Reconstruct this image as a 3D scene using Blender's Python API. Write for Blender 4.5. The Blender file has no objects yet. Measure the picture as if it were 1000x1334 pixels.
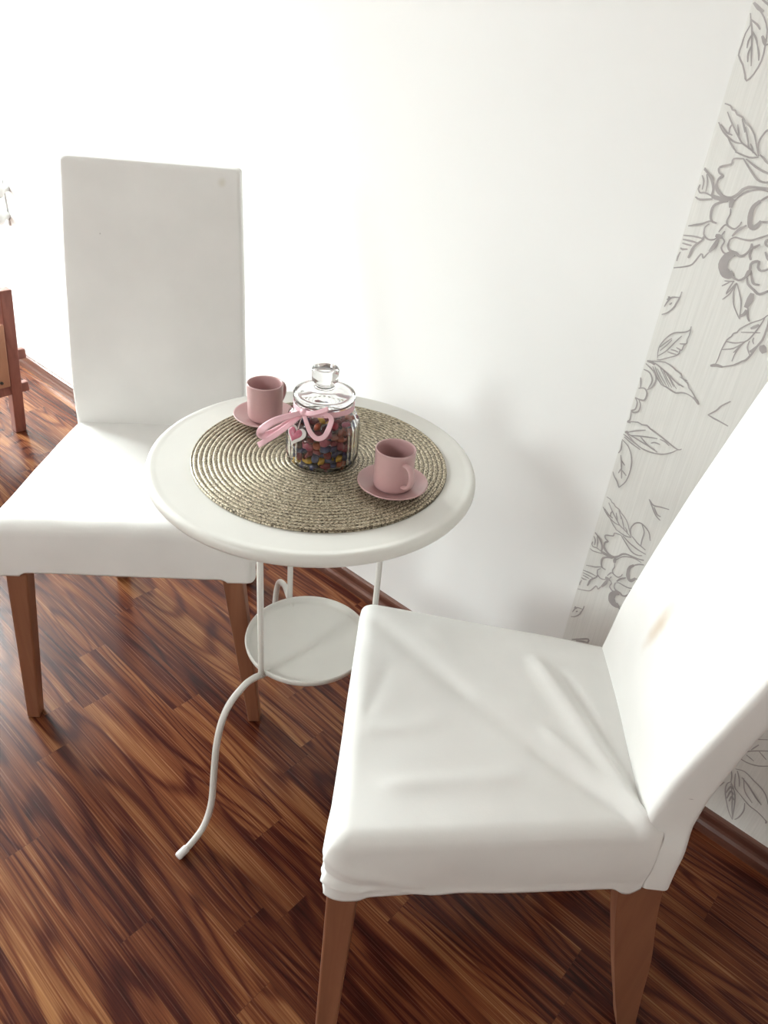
"""Two white slipcovered chairs at a small round side table, lit by a window on the left."""
WIN = [(-1.95, -1.40, 0.55, 1.60), (-0.05, 1.00, 0.50, 2.42)]  # wide opening is the daylight window; narrow one added to balance brightness
WIN_FILL = [(-1.18, -0.58, 1.50, 2.32)]  # unseen front opening, added and sized as fill light
REP = 0.617
INKW = 1.9
SKY0, SKY1, SKY2 = (0.12, 0.12, 0.11), (0.93, 1.0, 0.99), (0.91, 1.0, 1.0)
SKYS = 17.5
EXPO = 1.24
LINES = [[1.2,0,[-4171,12936,-4144,12874,-4127,12817,-4139,12773,-4156,12727,-4161,12662,-4161,12594,-4166,12540,-4160,12490,-4119,12440,-4071,12392,-4037,12339,-4008,12291,-3986,12247,-3963,12226,-3931,12255,-3899,12309,-3873,12379,-3857,12456,-3858,12527,-3868,12602,-3881,12690,-3902,12774,-3941,12842,-3985,12897,-4021,12933,-4061,12964,-4119,13002,-4175,13042,-4190,13083,-4190,13124]],[1.2,0,[-4158,12901,-4138,12865,-4119,12829,-4100,12789,-4082,12744,-4065,12696,-4048,12647,-4032,12598,-4016,12549,-4001,12503,-3988,12462,-3975,12424,-3963,12386]],[1.2,0,[-4148,12873,-4111,12856,-4074,12839,-4043,12822,-4022,12806,-4007,12790,-3991,12775]],[1.2,0,[-3965,12609,-3948,12581,-3931,12552,-3917,12525,-3907,12500,-3899,12476,-3891,12453]],[1.2,0,[-4090,12761,-4061,12733,-4032,12706,-4008,12679,-3991,12655,-3978,12632,-3965,12609]],[1.2,0,[-4074,12718,-4081,12694,-4087,12669,-4091,12644,-4090,12619,-4086,12595,-4082,12571]],[1.2,0,[-4038,12604,-4041,12574,-4044,12544,-4044,12514,-4039,12485,-4030,12456,-4021,12426]],[2.2,0,[-4166,13043,-4140,13024,-4113,13006,-4087,12990,-4063,12978,-4040,12969,-4016,12959]],[2.2,0,[-3943,12713,-3927,12694,-3911,12676,-3897,12659,-3885,12644,-3875,12630,-3865,12617]],[1.2,0,[-4181,13154,-4145,13128,-4109,13102,-4068,13076,-4016,13048,-3960,13020,-3906,13000,-3859,12993,-3815,12993,-3771,12993]],[1.2,0,[-3865,12617,-3828,12643,-3791,12668,-3759,12698,-3737,12734,-3720,12775,-3704,12816]],[1.2,1,[-4151,11947,-4109,11941,-4071,11932,-4047,11910,-4028,11889,-4009,11886,-3989,11883,-3971,11864,-3948,11843,-3908,11833,-3867,11821,-3840,11798,-3813,11772,-3775,11751,-3733,11726,-3689,11688,-3647,11641,-3611,11582,-3577,11521,-3544,11468,-3511,11416]],[1.2,1,[-4159,11727,-4134,11700,-4110,11672,-4083,11646,-4053,11622,-4019,11598,-3984,11577,-3945,11558,-3903,11540,-3864,11528,-3828,11524,-3795,11525,-3761,11527]],[1.2,1,[-3824,11417,-3755,11403,-3686,11389,-3626,11381,-3580,11384,-3543,11394,-3506,11403]],[1.2,1,[-3984,11577,-3949,11542,-3914,11506,-3882,11476,-3855,11454,-3831,11437,-3807,11420]],[1.2,1,[-4082,11859,-4047,11815,-4011,11772,-3971,11727,-3923,11677,-3871,11625,-3827,11583,-3802,11557,-3784,11542,-3761,11527,-3725,11511,-3684,11495,-3643,11478,-3604,11458,-3566,11436,-3528,11413]],[1.2,1,[-3900,11736,-3888,11710,-3876,11684,-3864,11660,-3853,11638,-3843,11618,-3833,11599]],[1.2,1,[-3793,11718,-3769,11678,-3746,11638,-3723,11598,-3701,11557,-3681,11517,-3660,11476]],[1.2,1,[-3665,11541,-3648,11521,-3631,11501,-3617,11482,-3607,11466,-3599,11451,-3591,11437]],[1.2,1,[-3971,11727,-3979,11711,-3986,11694,-3990,11675,-3987,11653,-3981,11628,-3974,11603]],[1.2,1,[-3870,11805,-3849,11774,-3828,11743,-3811,11716,-3798,11694,-3789,11674,-3780,11655]],[1.2,1,[-4123,11707,-4084,11677,-4045,11647,-4009,11623,-3980,11612,-3953,11607,-3927,11602]],[1.4,1,[-3511,11416,-3532,11464,-3553,11512,-3566,11555,-3565,11593,-3557,11626,-3545,11656,-3534,11683,-3520,11707,-3500,11726,-3475,11743,-3444,11755,-3406,11755,-3356,11736,-3299,11704,-3251,11665,-3220,11620,-3199,11568,-3177,11516]],[1.4,1,[-3500,11434,-3477,11421,-3454,11408,-3431,11395,-3415,11383,-3398,11370,-3370,11356,-3321,11338,-3261,11320,-3201,11301]],[1.4,1,[-3690,11354,-3735,11350,-3781,11345,-3814,11335,-3822,11315,-3818,11289,-3827,11265,-3868,11246,-3922,11228,-3960,11209,-3969,11186,-3961,11162,-3947,11142,-3923,11129,-3894,11121,-3878,11110,-3885,11094,-3906,11076,-3927,11058]],[1.4,1,[-3690,11354,-3646,11316,-3601,11278,-3557,11241,-3514,11205,-3471,11170,-3430,11145,-3390,11131,-3351,11126,-3315,11128,-3282,11136,-3251,11150,-3220,11164]],[1.4,1,[-3655,11360,-3604,11334,-3553,11308,-3499,11285,-3442,11266,-3384,11250,-3327,11238,-3273,11231,-3222,11227,-3171,11223]],[1.4,1,[-4161,11167,-4143,11150,-4125,11133,-4103,11115,-4075,11098,-4042,11080,-4016,11060,-4000,11037,-3991,11013,-3981,10988]],[1.4,1,[-3406,11755,-3375,11712,-3344,11669,-3322,11623,-3314,11571,-3314,11515,-3314,11463,-3310,11418,-3306,11376,-3301,11334]],[1.3,1,[-4167,11072,-4150,11050,-4133,11027,-4120,11001,-4113,10968,-4110,10932,-4107,10896]],[1.3,1,[-4108,11096,-4093,11063,-4078,11031,-4067,10997,-4059,10959,-4054,10919,-4049,10879]],[1.3,1,[-4168,10898,-4154,10881,-4140,10863,-4123,10852,-4102,10854,-4079,10862,-4052,10865,-4019,10859,-3982,10849,-3945,10838]],[1.3,1,[-4170,10789,-4148,10780,-4126,10771,-4095,10769,-4045,10778,-3986,10793,-3928,10808]],[1.3,1,[-4157,10954,-4160,10920,-4164,10885]],[1.3,1,[-3947,10991,-3935,10967,-3924,10942,-3907,10919,-3879,10897,-3846,10877,-3812,10856]],[1.3,1,[-4149,10402,-4120,10413,-4090,10424,-4059,10436,-4028,10446,-3995,10457,-3963,10470,-3932,10488,-3901,10509,-3875,10523,-3857,10528,-3844,10527,-3831,10526]],[1.3,1,[-3864,10491,-3880,10474,-3896,10457,-3907,10440,-3910,10421,-3908,10402,-3904,10384,-3901,10366,-3897,10348,-3886,10331,-3866,10315,-3839,10300,-3811,10291,-3782,10291,-3752,10298,-3727,10310,-3711,10328,-3700,10351,-3689,10375]],[1.3,1,[-4176,10267,-4124,10274,-4073,10281,-4025,10286,-3982,10287,-3941,10286,-3901,10285]],[1.3,1,[-4166,10212,-4126,10214,-4087,10215,-4049,10216,-4011,10216,-3975,10214,-3938,10212]],[1.3,1,[-4157,10163,-4130,10161,-4102,10160,-4077,10159,-4055,10159,-4034,10159,-4014,10159]],[1.3,1,[-4163,10081,-4147,10081,-4132,10082,-4116,10084,-4097,10088,-4077,10093,-4057,10098]],[1.3,1,[-4167,10094,-4139,10082,-4111,10071]],[1.3,1,[-4149,10040,-4155,10013,-4160,9986,-4164,9962,-4164,9941,-4163,9922,-4161,9903]],[2.0,1,[-4164,11152,-4131,11132,-4098,11111,-4068,11089,-4042,11064,-4018,11037,-3997,11009,-3979,10981,-3964,10953,-3953,10924,-3951,10891,-3952,10857,-3936,10833,-3890,10822,-3828,10820,-3771,10824,-3729,10833,-3691,10846,-3654,10860]],[2.0,1,[-3712,10822,-3748,10809,-3784,10797,-3815,10782,-3843,10764,-3867,10745,-3883,10721,-3891,10691,-3891,10658,-3887,10625,-3879,10592,-3867,10560,-3849,10536,-3826,10524,-3797,10521,-3769,10518]],[2.0,1,[-3889,11120,-3911,11095,-3929,11067,-3935,11031,-3933,10994,-3921,10964,-3897,10934,-3854,10896,-3800,10865,-3741,10858,-3685,10867,-3642,10897,-3609,10934,-3590,10965,-3573,10993,-3543,11018,-3505,11038,-3456,11046,-3399,11051,-3329,11056,-3262,11063,-3213,11076,-3169,11092]],[2.0,1,[-3892,10259,-3924,10224,-3956,10189,-3980,10152,-3993,10110,-3999,10066,-4003,10030,-4007,10009,-4009,9996,-4011,9984]],[2.0,1,[-3882,10318,-3887,10288,-3892,10259]],[3.2,1,[-3941,10846,-3881,10837,-3821,10829,-3772,10826,-3740,10833,-3718,10846,-3696,10858]],[3.2,1,[-3654,10860,-3656,10842,-3659,10824,-3660,10805,-3658,10786,-3654,10766,-3650,10747]],[3.2,1,[-3731,10365,-3716,10364,-3701,10363,-3685,10362,-3668,10361,-3650,10360,-3632,10359]],[3.2,1,[-3676,10335,-3683,10300,-3690,10265,-3700,10231,-3713,10198,-3728,10167,-3743,10135]],[1.3,1,[-4177,9801,-4130,9817,-4083,9832,-4039,9850,-3998,9867,-3960,9886,-3925,9915,-3896,9972,-3870,10038,-3848,10081,-3829,10078,-3814,10050,-3801,10034,-3790,10044,-3781,10064,-3772,10085,-3762,10101,-3752,10118,-3743,10135]],[1.3,1,[-3648,10740,-3640,10715,-3632,10690,-3628,10663,-3632,10635,-3640,10606,-3642,10579,-3636,10555,-3624,10534,-3606,10518,-3577,10505,-3541,10496,-3511,10497,-3489,10511,-3472,10534,-3459,10556,-3453,10573,-3451,10589,-3448,10605]],[1.3,1,[-3631,10837,-3607,10875,-3582,10912,-3555,10944,-3527,10967,-3497,10985,-3463,11000,-3425,11015,-3382,11028,-3338,11036,-3292,11035,-3245,11029,-3197,11023]],[1.3,1,[-3703,10414,-3696,10434,-3688,10455,-3679,10474,-3669,10495,-3657,10514,-3638,10525,-3605,10520,-3565,10507,-3524,10494]],[1.3,1,[-3639,10358,-3619,10345,-3599,10331,-3586,10313,-3588,10286,-3598,10254,-3600,10225,-3586,10202,-3564,10181,-3543,10168,-3523,10165,-3504,10170,-3485,10174]],[1.3,1,[-3648,10384,-3636,10414,-3624,10445]],[1.3,1,[-3520,10356,-3502,10372,-3484,10387,-3461,10397,-3430,10398,-3394,10395,-3358,10393,-3320,10394,-3282,10397,-3247,10404,-3219,10416,-3193,10431,-3165,10449,-3130,10469,-3093,10491,-3059,10514,-3030,10537,-3005,10561,-2979,10584]],[1.9,1,[-3520,10356,-3522,10327,-3523,10298,-3520,10272,-3508,10249,-3491,10228,-3469,10213,-3441,10208,-3408,10208,-3379,10206,-3358,10196,-3342,10183,-3324,10177,-3303,10180,-3282,10190,-3262,10206,-3245,10229,-3229,10257,-3219,10286,-3216,10313,-3218,10341,-3220,10368]],[1.9,1,[-3506,10401,-3489,10433,-3473,10465,-3452,10496,-3426,10523,-3396,10549,-3366,10575]],[1.9,1,[-3329,9940,-3333,9913,-3326,9890,-3281,9870,-3228,9864,-3189,9884,-3159,9918,-3134,9964,-3121,10014,-3131,10064,-3140,10108,-3124,10136,-3099,10154,-3071,10167,-3047,10166,-3041,10132,-3034,10092,-3010,10067,-2978,10057,-2943,10072,-2904,10097,-2866,10120,-2828,10144]],[1.9,1,[-3220,10368,-3211,10348,-3203,10329,-3189,10320,-3166,10332,-3138,10356,-3111,10380]],[1.9,1,[-3189,10320,-3193,10286,-3196,10252,-3196,10222,-3187,10198,-3173,10179,-3159,10160]],[1.9,1,[-3112,10030,-3095,9995,-3078,9960,-3061,9929,-3045,9904,-3029,9883,-3011,9870,-2987,9867,-2960,9872,-2934,9876]],[1.9,1,[-3125,9927,-3116,9900,-3107,9874,-3090,9849,-3058,9828,-3019,9808,-2982,9791,-2952,9774,-2925,9759,-2897,9756,-2866,9771,-2834,9798,-2803,9825,-2775,9847,-2747,9869,-2719,9890]],[1.9,1,[-3006,10471,-3023,10464,-3041,10457,-3052,10447,-3055,10431,-3051,10412,-3040,10396,-3021,10386,-2994,10378,-2968,10371]],[1.9,1,[-3014,10306,-2997,10282,-2979,10257,-2960,10236,-2938,10221,-2914,10209,-2890,10198]],[3.5,1,[-3302,10900,-3322,10876,-3343,10851,-3358,10824,-3365,10795,-3368,10764,-3365,10730,-3359,10687,-3347,10640,-3333,10603,-3316,10579,-3295,10565,-3276,10561,-3261,10568,-3247,10585,-3235,10603,-3223,10622,-3212,10643,-3201,10664]],[3.5,1,[-3125,10027,-3126,10019,-3127,10010,-3129,9998,-3134,9977,-3141,9953,-3148,9928]],[7,1,[-3405,10197,-3433,10174,-3461,10151,-3483,10125,-3496,10091,-3504,10055,-3503,10019,-3492,9986,-3474,9955,-3452,9930,-3428,9915,-3400,9907,-3376,9906,-3358,9913,-3343,9926,-3329,9940]],[1.6,1,[-3199,10658,-3171,10660,-3143,10663,-3116,10668,-3089,10679,-3063,10692,-3038,10704]],[1.6,1,[-3302,10900,-3277,10923,-3253,10946,-3226,10967,-3198,10983,-3168,10996,-3138,11009]],[1.1,0,[-3410,9809,-3388,9812,-3367,9814,-3345,9817,-3323,9823,-3300,9830,-3277,9837]],[1.1,0,[-3421,9732,-3406,9746,-3390,9760,-3375,9774,-3360,9788,-3345,9802,-3329,9816]],[1.1,0,[-3243,9824,-3253,9770,-3263,9716,-3277,9667,-3299,9627,-3326,9592,-3352,9556]],[1.1,0,[-3288,9826,-3297,9794,-3307,9762,-3315,9731,-3321,9703,-3327,9678,-3332,9652]],[1.1,0,[-3236,9825,-3238,9786,-3241,9747,-3239,9707,-3230,9665,-3217,9622,-3202,9583,-3191,9554,-3179,9530,-3158,9499,-3122,9457,-3078,9408,-3033,9360]],[1.1,0,[-3236,9825,-3202,9774,-3167,9722,-3138,9675,-3117,9641,-3102,9612,-3086,9571,-3068,9509,-3051,9434,-3033,9360]],[1.1,0,[-3252,9807,-3265,9773,-3278,9739,-3291,9708,-3304,9682,-3316,9660,-3328,9638]],[4.5,0,[-2987,9746,-2987,9715,-2987,9683,-2989,9650,-2993,9613,-3000,9573,-3006,9534]],[1.4,1,[-3951,9507,-3952,9478,-3953,9450,-3956,9420,-3963,9386,-3972,9350,-3980,9319,-3984,9298,-3986,9281,-3995,9261,-4013,9228,-4037,9191,-4063,9159,-4089,9137,-4118,9120,-4146,9103]],[1.4,1,[-3963,9418,-4001,9409,-4038,9401,-4069,9389,-4089,9370,-4103,9347,-4114,9321,-4125,9291,-4134,9258,-4143,9225]],[1.4,1,[-4133,9379,-4119,9381,-4106,9383,-4100,9380,-4107,9369,-4121,9352,-4136,9335]],[1.4,1,[-4046,9316,-4060,9296,-4075,9276]],[1.1,0,[-3656,9063,-3655,9043,-3654,9023,-3661,9003,-3679,8984,-3704,8965,-3737,8947,-3780,8931,-3831,8916,-3876,8895,-3910,8865,-3939,8829,-3965,8790,-3990,8744,-4012,8694,-4027,8648,-4034,8609,-4033,8575,-4030,8541,-4025,8508,-4016,8475,-4008,8442]],[1.1,0,[-3651,9023,-3646,8972,-3644,8925,-3650,8886,-3655,8854,-3647,8828,-3643,8806,-3658,8785,-3676,8761,-3678,8726,-3679,8691,-3696,8670,-3711,8655,-3707,8644,-3703,8631,-3714,8607,-3738,8576,-3783,8543,-3840,8507,-3902,8466,-3959,8431,-3990,8423,-4011,8423]],[1.1,0,[-4010,8477,-3974,8516,-3939,8556,-3905,8600,-3874,8655,-3844,8714,-3817,8768,-3793,8810,-3772,8847,-3750,8883]],[1.1,0,[-4026,8613,-3998,8653,-3971,8692,-3945,8727,-3923,8756,-3903,8782,-3883,8807]],[1.1,0,[-4002,8568,-3978,8606,-3953,8643,-3930,8679,-3910,8715,-3893,8749,-3875,8784]],[1.1,0,[-3776,8694,-3760,8691,-3745,8687,-3729,8684,-3713,8680,-3698,8677,-3682,8673]],[1.1,0,[-3846,8637,-3822,8639,-3799,8641,-3777,8642,-3757,8640,-3739,8637,-3721,8634]],[1.1,0,[-3746,8764,-3730,8768,-3714,8771,-3698,8775,-3682,8781,-3667,8788,-3652,8795]],[1.1,0,[-3884,8589,-3860,8588,-3836,8587,-3812,8587,-3789,8588,-3766,8590,-3743,8592]],[1.1,0,[-2690,9520,-2709,9490,-2728,9462,-2747,9441,-2773,9418,-2817,9389,-2869,9350,-2930,9289,-2981,9229,-2995,9196,-3001,9174,-3024,9159,-3045,9144,-3052,9120,-3059,9092,-3079,9067,-3101,9029,-3116,8955,-3127,8872,-3129,8801,-3129,8737,-3134,8682,-3142,8631]],[1.1,0,[-2715,9466,-2722,9424,-2730,9382,-2742,9334,-2761,9269,-2785,9198,-2808,9138,-2830,9104,-2851,9083,-2871,9053,-2891,9004,-2910,8945,-2923,8889,-2929,8842,-2930,8797,-2931,8753]],[1.1,0,[-2951,9190,-2903,9204,-2855,9217,-2811,9230,-2771,9241,-2735,9250,-2699,9260]],[1.1,0,[-3107,9003,-3061,9007,-3016,9012,-2970,9022,-2925,9041,-2881,9065,-2837,9089]],[1.1,0,[-3119,8874,-3069,8894,-3018,8914,-2973,8939,-2936,8974,-2903,9014,-2871,9053]],[1.1,0,[-2798,9109,-2799,9077,-2800,9045,-2794,9013,-2777,8982,-2753,8951,-2730,8920]],[1.1,0,[-2758,9170,-2759,9154,-2759,9138,-2756,9123,-2749,9109,-2738,9096,-2727,9084]],[1.1,0,[-2903,9011,-2910,8986,-2917,8961,-2925,8938,-2933,8918,-2943,8899,-2952,8880]],[2.4,0,[-2844,9279,-2828,9291,-2812,9304,-2796,9317,-2781,9331,-2767,9347,-2752,9362]],[2.4,0,[-3203,8592,-3177,8605,-3151,8617,-3124,8626,-3093,8631,-3060,8631,-3027,8632]],[2.4,0,[-2989,9510,-2990,9488,-2991,9466,-2996,9446,-3010,9427,-3028,9409,-3047,9392]],[2.4,0,[-2745,8964,-2733,8972,-2721,8979,-2709,8992,-2698,9014,-2686,9041,-2675,9068]],[1.6,0,[-3028,8635,-2957,8671,-2891,8708,-2838,8755,-2796,8799,-2768,8819,-2748,8840,-2726,8887,-2707,8944,-2691,9006,-2675,9068,-2655,9121,-2638,9176,-2635,9249,-2638,9318,-2639,9359,-2644,9394,-2654,9444,-2666,9496]],[1.6,0,[-2978,9544,-2966,9505,-2955,9465,-2942,9430,-2926,9405,-2908,9386,-2891,9367]],[5,0,[-2619,9102,-2608,9087,-2598,9072,-2587,9057,-2575,9041,-2562,9025,-2549,9009]],[1.3,0,[-4158,8345,-4099,8363,-4035,8382,-3954,8406,-3871,8420,-3793,8405,-3728,8383,-3700,8369,-3677,8357,-3628,8343,-3581,8326,-3562,8301,-3543,8274,-3492,8249,-3441,8223,-3417,8192,-3399,8162,-3375,8145,-3345,8127,-3303,8092,-3256,8050,-3214,8006,-3173,7960]],[1.3,0,[-4042,8296,-3997,8235,-3948,8174,-3886,8111,-3824,8062,-3774,8051,-3732,8051,-3695,8040,-3658,8029,-3612,8017,-3565,8012,-3527,8026,-3489,8045,-3451,8056,-3408,8059,-3353,8053,-3294,8036,-3234,8001,-3173,7960]],[1.3,0,[-4070,8353,-4043,8351,-4017,8350,-3978,8340,-3916,8318,-3843,8287,-3775,8257,-3719,8230,-3669,8203,-3620,8180,-3572,8165,-3525,8154,-3479,8144]],[0.8,0,[-4012,8307,-3975,8260,-3939,8212,-3901,8168,-3861,8129,-3819,8093,-3777,8057]],[0.8,0,[-3925,8315,-3888,8277,-3850,8240,-3812,8200,-3772,8157,-3732,8111,-3692,8066]],[0.8,0,[-3827,8283,-3791,8251,-3755,8220,-3720,8188,-3687,8156,-3655,8123,-3624,8091]],[0.8,0,[-3959,8281,-3921,8242,-3883,8203,-3845,8166,-3809,8133,-3773,8102,-3738,8071]],[0.8,0,[-3730,8251,-3692,8226,-3654,8202,-3620,8180,-3592,8165,-3567,8154,-3543,8142]],[0.8,0,[-3587,8280,-3564,8273,-3540,8266,-3517,8261,-3495,8260,-3475,8261,-3454,8262]],[0.8,0,[-3778,8267,-3745,8230,-3712,8194,-3678,8159,-3644,8130,-3610,8102,-3575,8075]],[0.8,0,[-3876,8299,-3837,8257,-3798,8214,-3760,8174,-3723,8138,-3686,8104,-3650,8070]],[2.4,0,[-4158,8345,-4131,8347,-4105,8350,-4080,8349,-4058,8344,-4038,8335,-4018,8327]],[2.4,0,[-3294,8036,-3274,8030,-3254,8024,-3234,8014,-3214,7999,-3194,7979,-3173,7960]],[1.5,0,[-4169,8197,-4132,8194,-4095,8191,-4061,8179,-4030,8151,-4001,8113,-3983,8072,-3984,8027,-3995,7977,-4007,7928]],[1.5,0,[-4166,8298,-4110,8273,-4054,8248,-4007,8220,-3971,8188,-3945,8153,-3929,8114,-3927,8066,-3937,8014,-3952,7970,-3971,7941,-3996,7920,-4021,7899]],[1.5,0,[-4190,8087,-4180,8054,-4167,8020,-4156,7987,-4147,7955,-4140,7924,-4134,7892]],[1.5,0,[-4162,7871,-4130,7886,-4098,7901,-4068,7905,-4042,7892,-4018,7868,-4002,7838,-3997,7798,-4000,7753,-4012,7718,-4035,7703,-4067,7699,-4098,7697,-4123,7698,-4147,7701,-4170,7705]],[1.5,0,[-4170,7705,-4149,7683,-4128,7660,-4113,7633,-4107,7594,-4107,7550,-4113,7515,-4132,7493,-4157,7479,-4170,7468,-4162,7459,-4141,7452,-4118,7453,-4095,7463,-4069,7480,-4051,7503,-4044,7536,-4043,7575,-4048,7611,-4060,7638,-4077,7663,-4095,7687]],[1.5,0,[-4170,7468,-4161,7412,-4151,7354,-4147,7309,-4157,7283,-4174,7268,-4180,7259,-4167,7256,-4144,7258,-4120,7259]],[1.5,0,[-4159,7268,-4078,7297,-4007,7318,-3966,7313,-3932,7305,-3888,7315,-3844,7324,-3810,7310,-3776,7291,-3737,7281,-3688,7268,-3616,7248,-3537,7223,-3459,7196,-3383,7169,-3309,7144,-3247,7131,-3215,7145,-3192,7167]],[1.3,0,[-4119,7051,-4070,7021,-4022,6991,-3972,6964,-3920,6942,-3866,6922,-3812,6909,-3757,6903,-3702,6903,-3646,6907,-3587,6916,-3527,6929,-3472,6947,-3423,6971,-3379,7000,-3339,7031,-3305,7063,-3276,7097,-3247,7131]],[1.3,0,[-4107,7093,-4067,7119,-4028,7144,-3986,7168,-3939,7193,-3890,7216,-3842,7240]],[1.3,0,[-4048,7056,-3975,7079,-3902,7102,-3830,7124,-3758,7143,-3686,7161,-3614,7178]],[1.3,0,[-3893,7097,-3836,7062,-3779,7027,-3721,6998,-3662,6979,-3603,6966,-3543,6953]],[1.3,0,[-3693,7060,-3675,7073,-3657,7087,-3635,7097,-3607,7100,-3575,7100,-3543,7100]],[1.3,0,[-3570,7185,-3538,7183,-3506,7182,-3476,7177,-3449,7166,-3422,7153,-3396,7139]],[1.3,0,[-4184,7024,-4139,7010,-4094,6995,-4050,6981,-4005,6967,-3961,6953,-3916,6939]],[1.3,0,[-4147,7064,-4089,7057,-4031,7049,-3971,7039,-3904,7027,-3835,7014,-3769,7002,-3710,6993,-3654,6985,-3598,6978]],[1.3,0,[-4160,6984,-4110,6964,-4061,6943,-4008,6924,-3950,6908,-3888,6893,-3826,6878]],[1.3,0,[-4173,6904,-4163,6846,-4152,6789,-4149,6737,-4158,6697,-4175,6662,-4189,6617,-4190,6550,-4190,6473,-4190,6402,-4189,6343,-4169,6290,-4144,6244,-4116,6209,-4084,6181,-4054,6153,-4030,6120,-4009,6085,-3987,6051]],[1.3,0,[-4179,6926,-4128,6899,-4077,6873,-4032,6839,-3992,6793,-3959,6739,-3931,6680,-3909,6615,-3894,6544,-3885,6469,-3883,6388,-3888,6304,-3900,6226,-3923,6163,-3955,6107,-3987,6051]],[1.3,0,[-4122,6646,-4101,6589,-4080,6531,-4058,6468,-4036,6395,-4013,6316,-3990,6236]],[1.3,0,[-4085,6560,-4044,6526,-4003,6493]],[1.3,0,[-4045,6422,-4059,6363,-4073,6304]],[1.3,0,[-4020,6381,-3974,6350,-3927,6319]],[2.2,0,[-4190,7015,-4187,7037,-4168,7059,-4150,7075,-4134,7082,-4119,7082,-4104,7082]],[1.4,0,[-2991,7853,-2957,7893,-2924,7932,-2895,7968,-2878,8001,-2865,8031,-2847,8064,-2817,8101,-2781,8140,-2746,8179]],[1.4,0,[-2981,7857,-2950,7850,-2919,7843,-2891,7837,-2872,7834,-2856,7833,-2827,7829,-2777,7821,-2715,7811,-2653,7800]],[1.4,0,[-3424,6087,-3394,6049,-3364,6011,-3332,5972,-3298,5930,-3263,5887,-3228,5852,-3196,5829,-3165,5815,-3134,5800]],[1.4,0,[-3424,6087,-3391,6059,-3358,6031,-3323,6014,-3284,6016,-3242,6028,-3199,6040,-3152,6049,-3103,6057,-3054,6065]],[1.4,0,[-3304,5987,-3274,5949,-3244,5911,-3216,5883,-3191,5872,-3168,5871,-3145,5870]],[2,0,[-3989,2419,-3939,2458,-3890,2497,-3838,2536,-3778,2583,-3716,2631,-3672,2654,-3658,2636,-3661,2594,-3663,2551]],[2,0,[-3899,2449,-3858,2473,-3818,2497,-3779,2519,-3741,2536,-3704,2551,-3667,2565]],[1.3,0,[-363,1427,-378,1399,-392,1371,-400,1336,-401,1293,-396,1243,-384,1188,-365,1128,-339,1062,-306,990,-263,907,-213,817,-166,741,-125,688,-87,648,-48,608]],[1.3,0,[-363,1427,-331,1388,-299,1349,-268,1305,-240,1259,-212,1209,-185,1143,-157,1049,-128,938,-103,836,-83,754,-65,681,-48,608]],[1.3,0,[-349,1387,-311,1307,-273,1226,-238,1144,-208,1061,-182,978,-155,895,-125,813,-94,731,-63,650]],[1.3,0,[-398,1767,-351,1793,-304,1819,-252,1830,-190,1815,-122,1785,-59,1756,-4,1737,47,1720,94,1698,136,1672,174,1642,210,1604,245,1555,278,1498,311,1441]],[1.3,0,[-180,1299,-137,1274,-94,1249,-52,1225,-11,1202,30,1180,73,1162,118,1155,165,1152,213,1145,268,1129,323,1109,367,1088,393,1070,407,1052,420,1035]],[1.3,0,[-215,1681,-181,1590,-147,1498,-104,1418,-46,1357,21,1309,88,1261]],[1.3,0,[-359,1752,-328,1702,-298,1651,-271,1600,-250,1548,-232,1495,-214,1441]],[1.3,0,[-468,1725,-444,1677,-420,1629,-400,1580,-385,1529,-374,1478,-363,1427]],[1.3,0,[-363,1669,-335,1565,-307,1460,-277,1378,-246,1336,-213,1317,-180,1299]],[1.3,0,[-11,1158,7,1101,24,1044,35,983,37,913,32,839,24,773,13,724,-2,683,-17,643]],[1.3,0,[-549,1105,-544,1155,-540,1206,-532,1260,-516,1321,-496,1387,-476,1451]],[1.3,0,[-545,1094,-526,1125,-507,1155,-490,1191,-477,1237,-465,1287,-453,1338]],[1.3,0,[-504,1532,-504,1566,-504,1601,-506,1636,-512,1673,-520,1710,-528,1748]],[1.8,0,[-349,1113,-343,1194,-337,1275,-328,1327,-314,1334,-298,1313,-281,1292]],[1.8,0,[-293,1004,-295,1088,-297,1172,-292,1226,-275,1231,-250,1208,-226,1184]],[1.8,0,[-239,975,-240,1030,-242,1084,-237,1117,-221,1115,-199,1092,-176,1069]],[1.8,0,[-247,1676,-199,1649,-150,1621,-97,1586,-35,1536,32,1479,93,1430,141,1397,182,1372,222,1347]],[1.8,0,[367,1088,386,1080,405,1072,419,1061,424,1045,423,1027,422,1008]],[1.8,0,[-555,1071,-540,1093,-525,1114]],[1.3,0,[-509,2056,-503,2159,-497,2262,-481,2357,-452,2444,-414,2523,-367,2595,-312,2655,-248,2707,-185,2759]],[1.3,0,[-509,2056,-439,2048,-369,2040,-301,2043,-234,2060,-169,2088,-108,2124,-52,2170,1,2224,53,2278]],[1.3,0,[-502,2098,-443,2178,-385,2257,-318,2337,-236,2418,-147,2498,-58,2577]],[1.3,0,[-418,2244,-403,2327,-388,2408]],[1.3,0,[-327,2362,-296,2459,-265,2554]],[1.3,0,[-357,2198,-284,2181,-211,2164]],[1.3,0,[-219,2428,-138,2386,-57,2343]],[1.3,0,[-470,2635,-455,2704,-440,2772,-432,2833,-437,2883,-449,2927,-461,2970]],[1.3,0,[-478,2595,-438,2645,-399,2695,-380,2749,-393,2810,-426,2875,-458,2940]]]
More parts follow.
